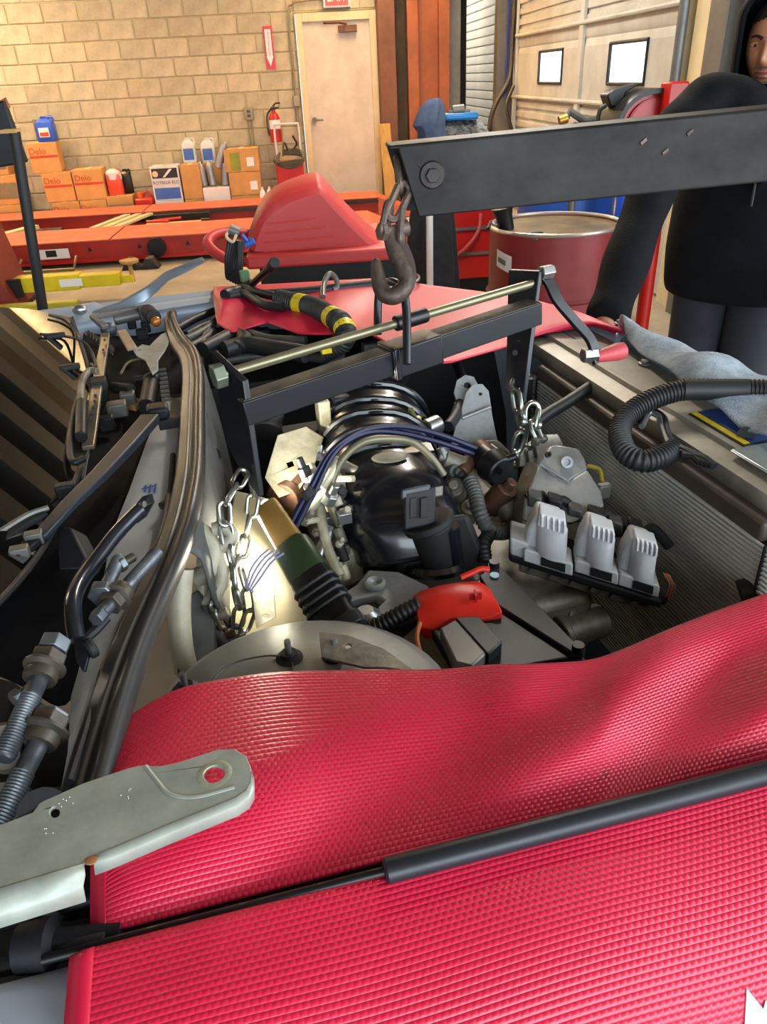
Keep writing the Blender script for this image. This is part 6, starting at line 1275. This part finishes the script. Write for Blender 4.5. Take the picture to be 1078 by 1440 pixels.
for s_ in (-1, 1):
    h0 = hipc+S2*.09*s_-ZV*.02; kn = V((h0.x, h0.y, .5))+F2*.02; an = V((h0.x, h0.y, .09))-F2*.02
    body.tube(crom([h0, kn, an], 6), .075, 14, rf=lambda u: 1.05-.5*u)
    body.tube([an-F2*.04-ZV*.05, an+F2*.08-ZV*.06, an+F2*.17-ZV*.07], .032, 12)
hdir = (wr-el).normalized()
def hand(w_, d_, side, nrm_):
    body.tube([w_-d_*.01, w_+d_*.05, w_+d_*.09], [.026, .038, .034], 12)
    for k, (o_, l_) in enumerate(((-.028, .066), (-.010, .076), (.010, .072), (.027, .056))):
        b0 = w_+d_*.085+side*o_; body.tube(crom([b0, b0+d_*l_*.45+nrm_*.008, b0+d_*l_*.8+nrm_*.03, b0+d_*l_*.9+nrm_*.05], 4), .0085, 8, rf=lambda u: 1-.25*u)
    b0 = w_+d_*.03-side*.03; body.tube(crom([b0, b0-side*.025+d_*.03, b0-side*.025+d_*.06+nrm_*.02], 4), .0105, 8, rf=lambda u: 1-.2*u)
hand(wr, hdir, S2*-1, F2); hand(wr2, (wr2-el2).normalized(), S2, -ZV)
build(body, 'body', m_skin, t, ang=80)
# clothes
def remesh(o, vx, it=6):
    q = o.modifiers.new('r', 'REMESH'); q.mode = 'VOXEL'; q.voxel_size = vx; q.use_smooth_shade = True
    q = o.modifiers.new('s', 'SMOOTH'); q.factor = .6; q.iterations = it
hd = M().rings([ring2(V((nb_.x, nb_.y, z))+F2*f_, a, b, 32) for z, a, b, f_ in ((.80, .225, .15, 0), (.84, .235, .16, 0), (.95, .24, .17, .01), (1.1, .235, .165, .01), (1.22, .235, .155, 0), (1.33, .21, .135, 0), (1.40, .17, .12, 0), (1.44, .12, .10, 0), (1.47, .09, .08, 0))])
hd.tube(crom([P(1100, 235, d=2.16), P(1062, 182, d=2.14), P(1022, 146, d=2.13), P(990, 150, d=2.13), sh+ZV*.0, sh.lerp(el, .3)-S2*.01, el, el.lerp(wr, .6), wr-hdir*.02], 6), .085, 20, rf=lambda u: 1.05-.36*u+.05*sin(u*40))
hd.tube(crom([sh2-S2*.1, sh2, el2, wr2-(wr2-el2).normalized()*.02], 6), .085, 20, rf=lambda u: 1.05-.36*u)
o = build(hd, 'hoodie', m_hood, t); remesh(o, .014, 8)
# the hood: a shell round the head, open at the face
R = []
for i in range(20):
    v = i/19; zc = -.19+.345*v; r_ = []
    wv = .108 if v < .75 else .108*sqrt(max(.02, 1-((v-.75)/.26)**2)); dv = wv*1.22
    op = radians(46 if v > .28 else 46-80*(.28-v))
    for j in range(33):
        a = op+(2*pi-2*op)*j/32; flare = 1.0+.25*max(0, .3-v)/.3
        r_.append(hc+fx*wv*sin(a)*flare+fd*(dv*cos(a)*flare-.012)+fz*zc)
    R.append(r_)
o = build(M().grid(R), 'hood', m_hood, t, solid=.014, sub=1, ang=80)
build(M().tube([r_[0] for r_ in R[1:]]+[r_[-1] for r_ in R[1:]][::-1], .008, 8), 'hood_hem', m_hood, t)
build(M().tube(crom([R[3][0], R[0][0]-fz*.05+fd*.03, R[0][0]-fz*.2+fd*.05], 5), .004, 8), 'drawstring', m_rub, t)
for s_ in (-1, 1):
    h0 = hipc+S2*.09*s_-ZV*.02; kn = V((h0.x, h0.y, .5))+F2*.02; an = V((h0.x, h0.y, .09))-F2*.02
    build(M().tube(crom([h0, kn, an], 6), .098, 18, rf=lambda u: 1.05-.3*u), 'trouser_leg', m_jean, t)
    build(M().rings([[an+F2*y_-ZV*(.09-z_)+S2*.045*w_*cos(a)+ZV*(.03*h_*sin(a)) for a in [2*pi*k/16 for k in range(16)]] for y_, z_, w_, h_ in ((-.08, .03, .6, .9), (-.05, .035, 1, 1.15), (.06, .035, 1, 1.1), (.16, .03, 1, .95), (.2, .025, .6, .7))]), 'shoe', m_bayd, t)
m_eye = mat('eye_white', 'd8d2cb', .2, var=0); m_iris = mat('iris', '1d120c', .15, var=0); m_hair = mat('dark_hair', '17110e', .7, var=.3, vs=60)
for s_ in (-1, 1):
    e = hc+fx*.031*s_+fz*.009+fd*.0655
    e = e-fd*.0008
    build(M().ell(e, fx*.0135, fz*.0085, fd*.0105, 16, 12), 'eye', m_eye, t); build(M().ell(e+fd*.0072-fz*.0005-fx*.003, fx*.0058, fz*.0062, fd*.004, 12, 8), 'iris', m_iris, t)
    build(M().tube([e+fx*.0165*cos(a)+fz*(.0062*sin(a)+.001)+fd*(.0105-.004*abs(cos(a))**2) for a in [radians(10+16*k) for k in range(11)]], .0034, 8), 'eyelid', m_skin, t)
    build(M().tube(crom([hc+fx*(.013*s_)+fz*.027+fd*.096, hc+fx*(.03*s_)+fz*.034+fd*.090, hc+fx*(.047*s_)+fz*.030+fd*.074], 6), .0042, 8, rf=lambda u: 1.1-.5*u), 'eyebrow', m_hair, t)
def patch(nm, m, test, off):
    mb = M()
    for i in range(HM):
        for j in range(HN):
            qs = [R0[i][j], R0[i][(j+1) % HN], R0[i+1][(j+1) % HN], R0[i+1][j]]; c = sum(qs, V())/4-hc
            x, y, z = c.dot(fx), c.dot(fd), c.dot(fz)
            if y > .0 and test(x, y, z): mb.add([p+(p-hc).normalized()*off for p in qs], [(0, 1, 2, 3)])
    if mb.f: build(mb, nm, m, t, ang=80)
R0 = [[headpt(pi*(i+.02)/(HM+.04)if 0 < i < HM else pi*max(.01, min(.99, i/HM)), 2*pi*j/HN) for j in range(HN)] for i in range(HM+1)]
patch('lips', mat('lips', '9c5a50', .4, var=.1, vs=40), lambda x, y, z: abs(x) < .026 and -.073 < z < -.050-.004*abs(x)/.02 and y > .07, .0008)
patch('beard', mat('stubble', '5a3d30', .8, var=.3, vs=90, col2='7d5744'), lambda x, y, z: (z < -.078 and y > .02) or (abs(x) < .027 and -.049 < z < -.040 and y > .07) or (z < -.045+.02*(abs(x)-.055)/.02 and abs(x) > .045 and y > -.0), .0012)
patch('hair', m_hair, lambda x, y, z: z > .078-.02*abs(x)/.05, .004)
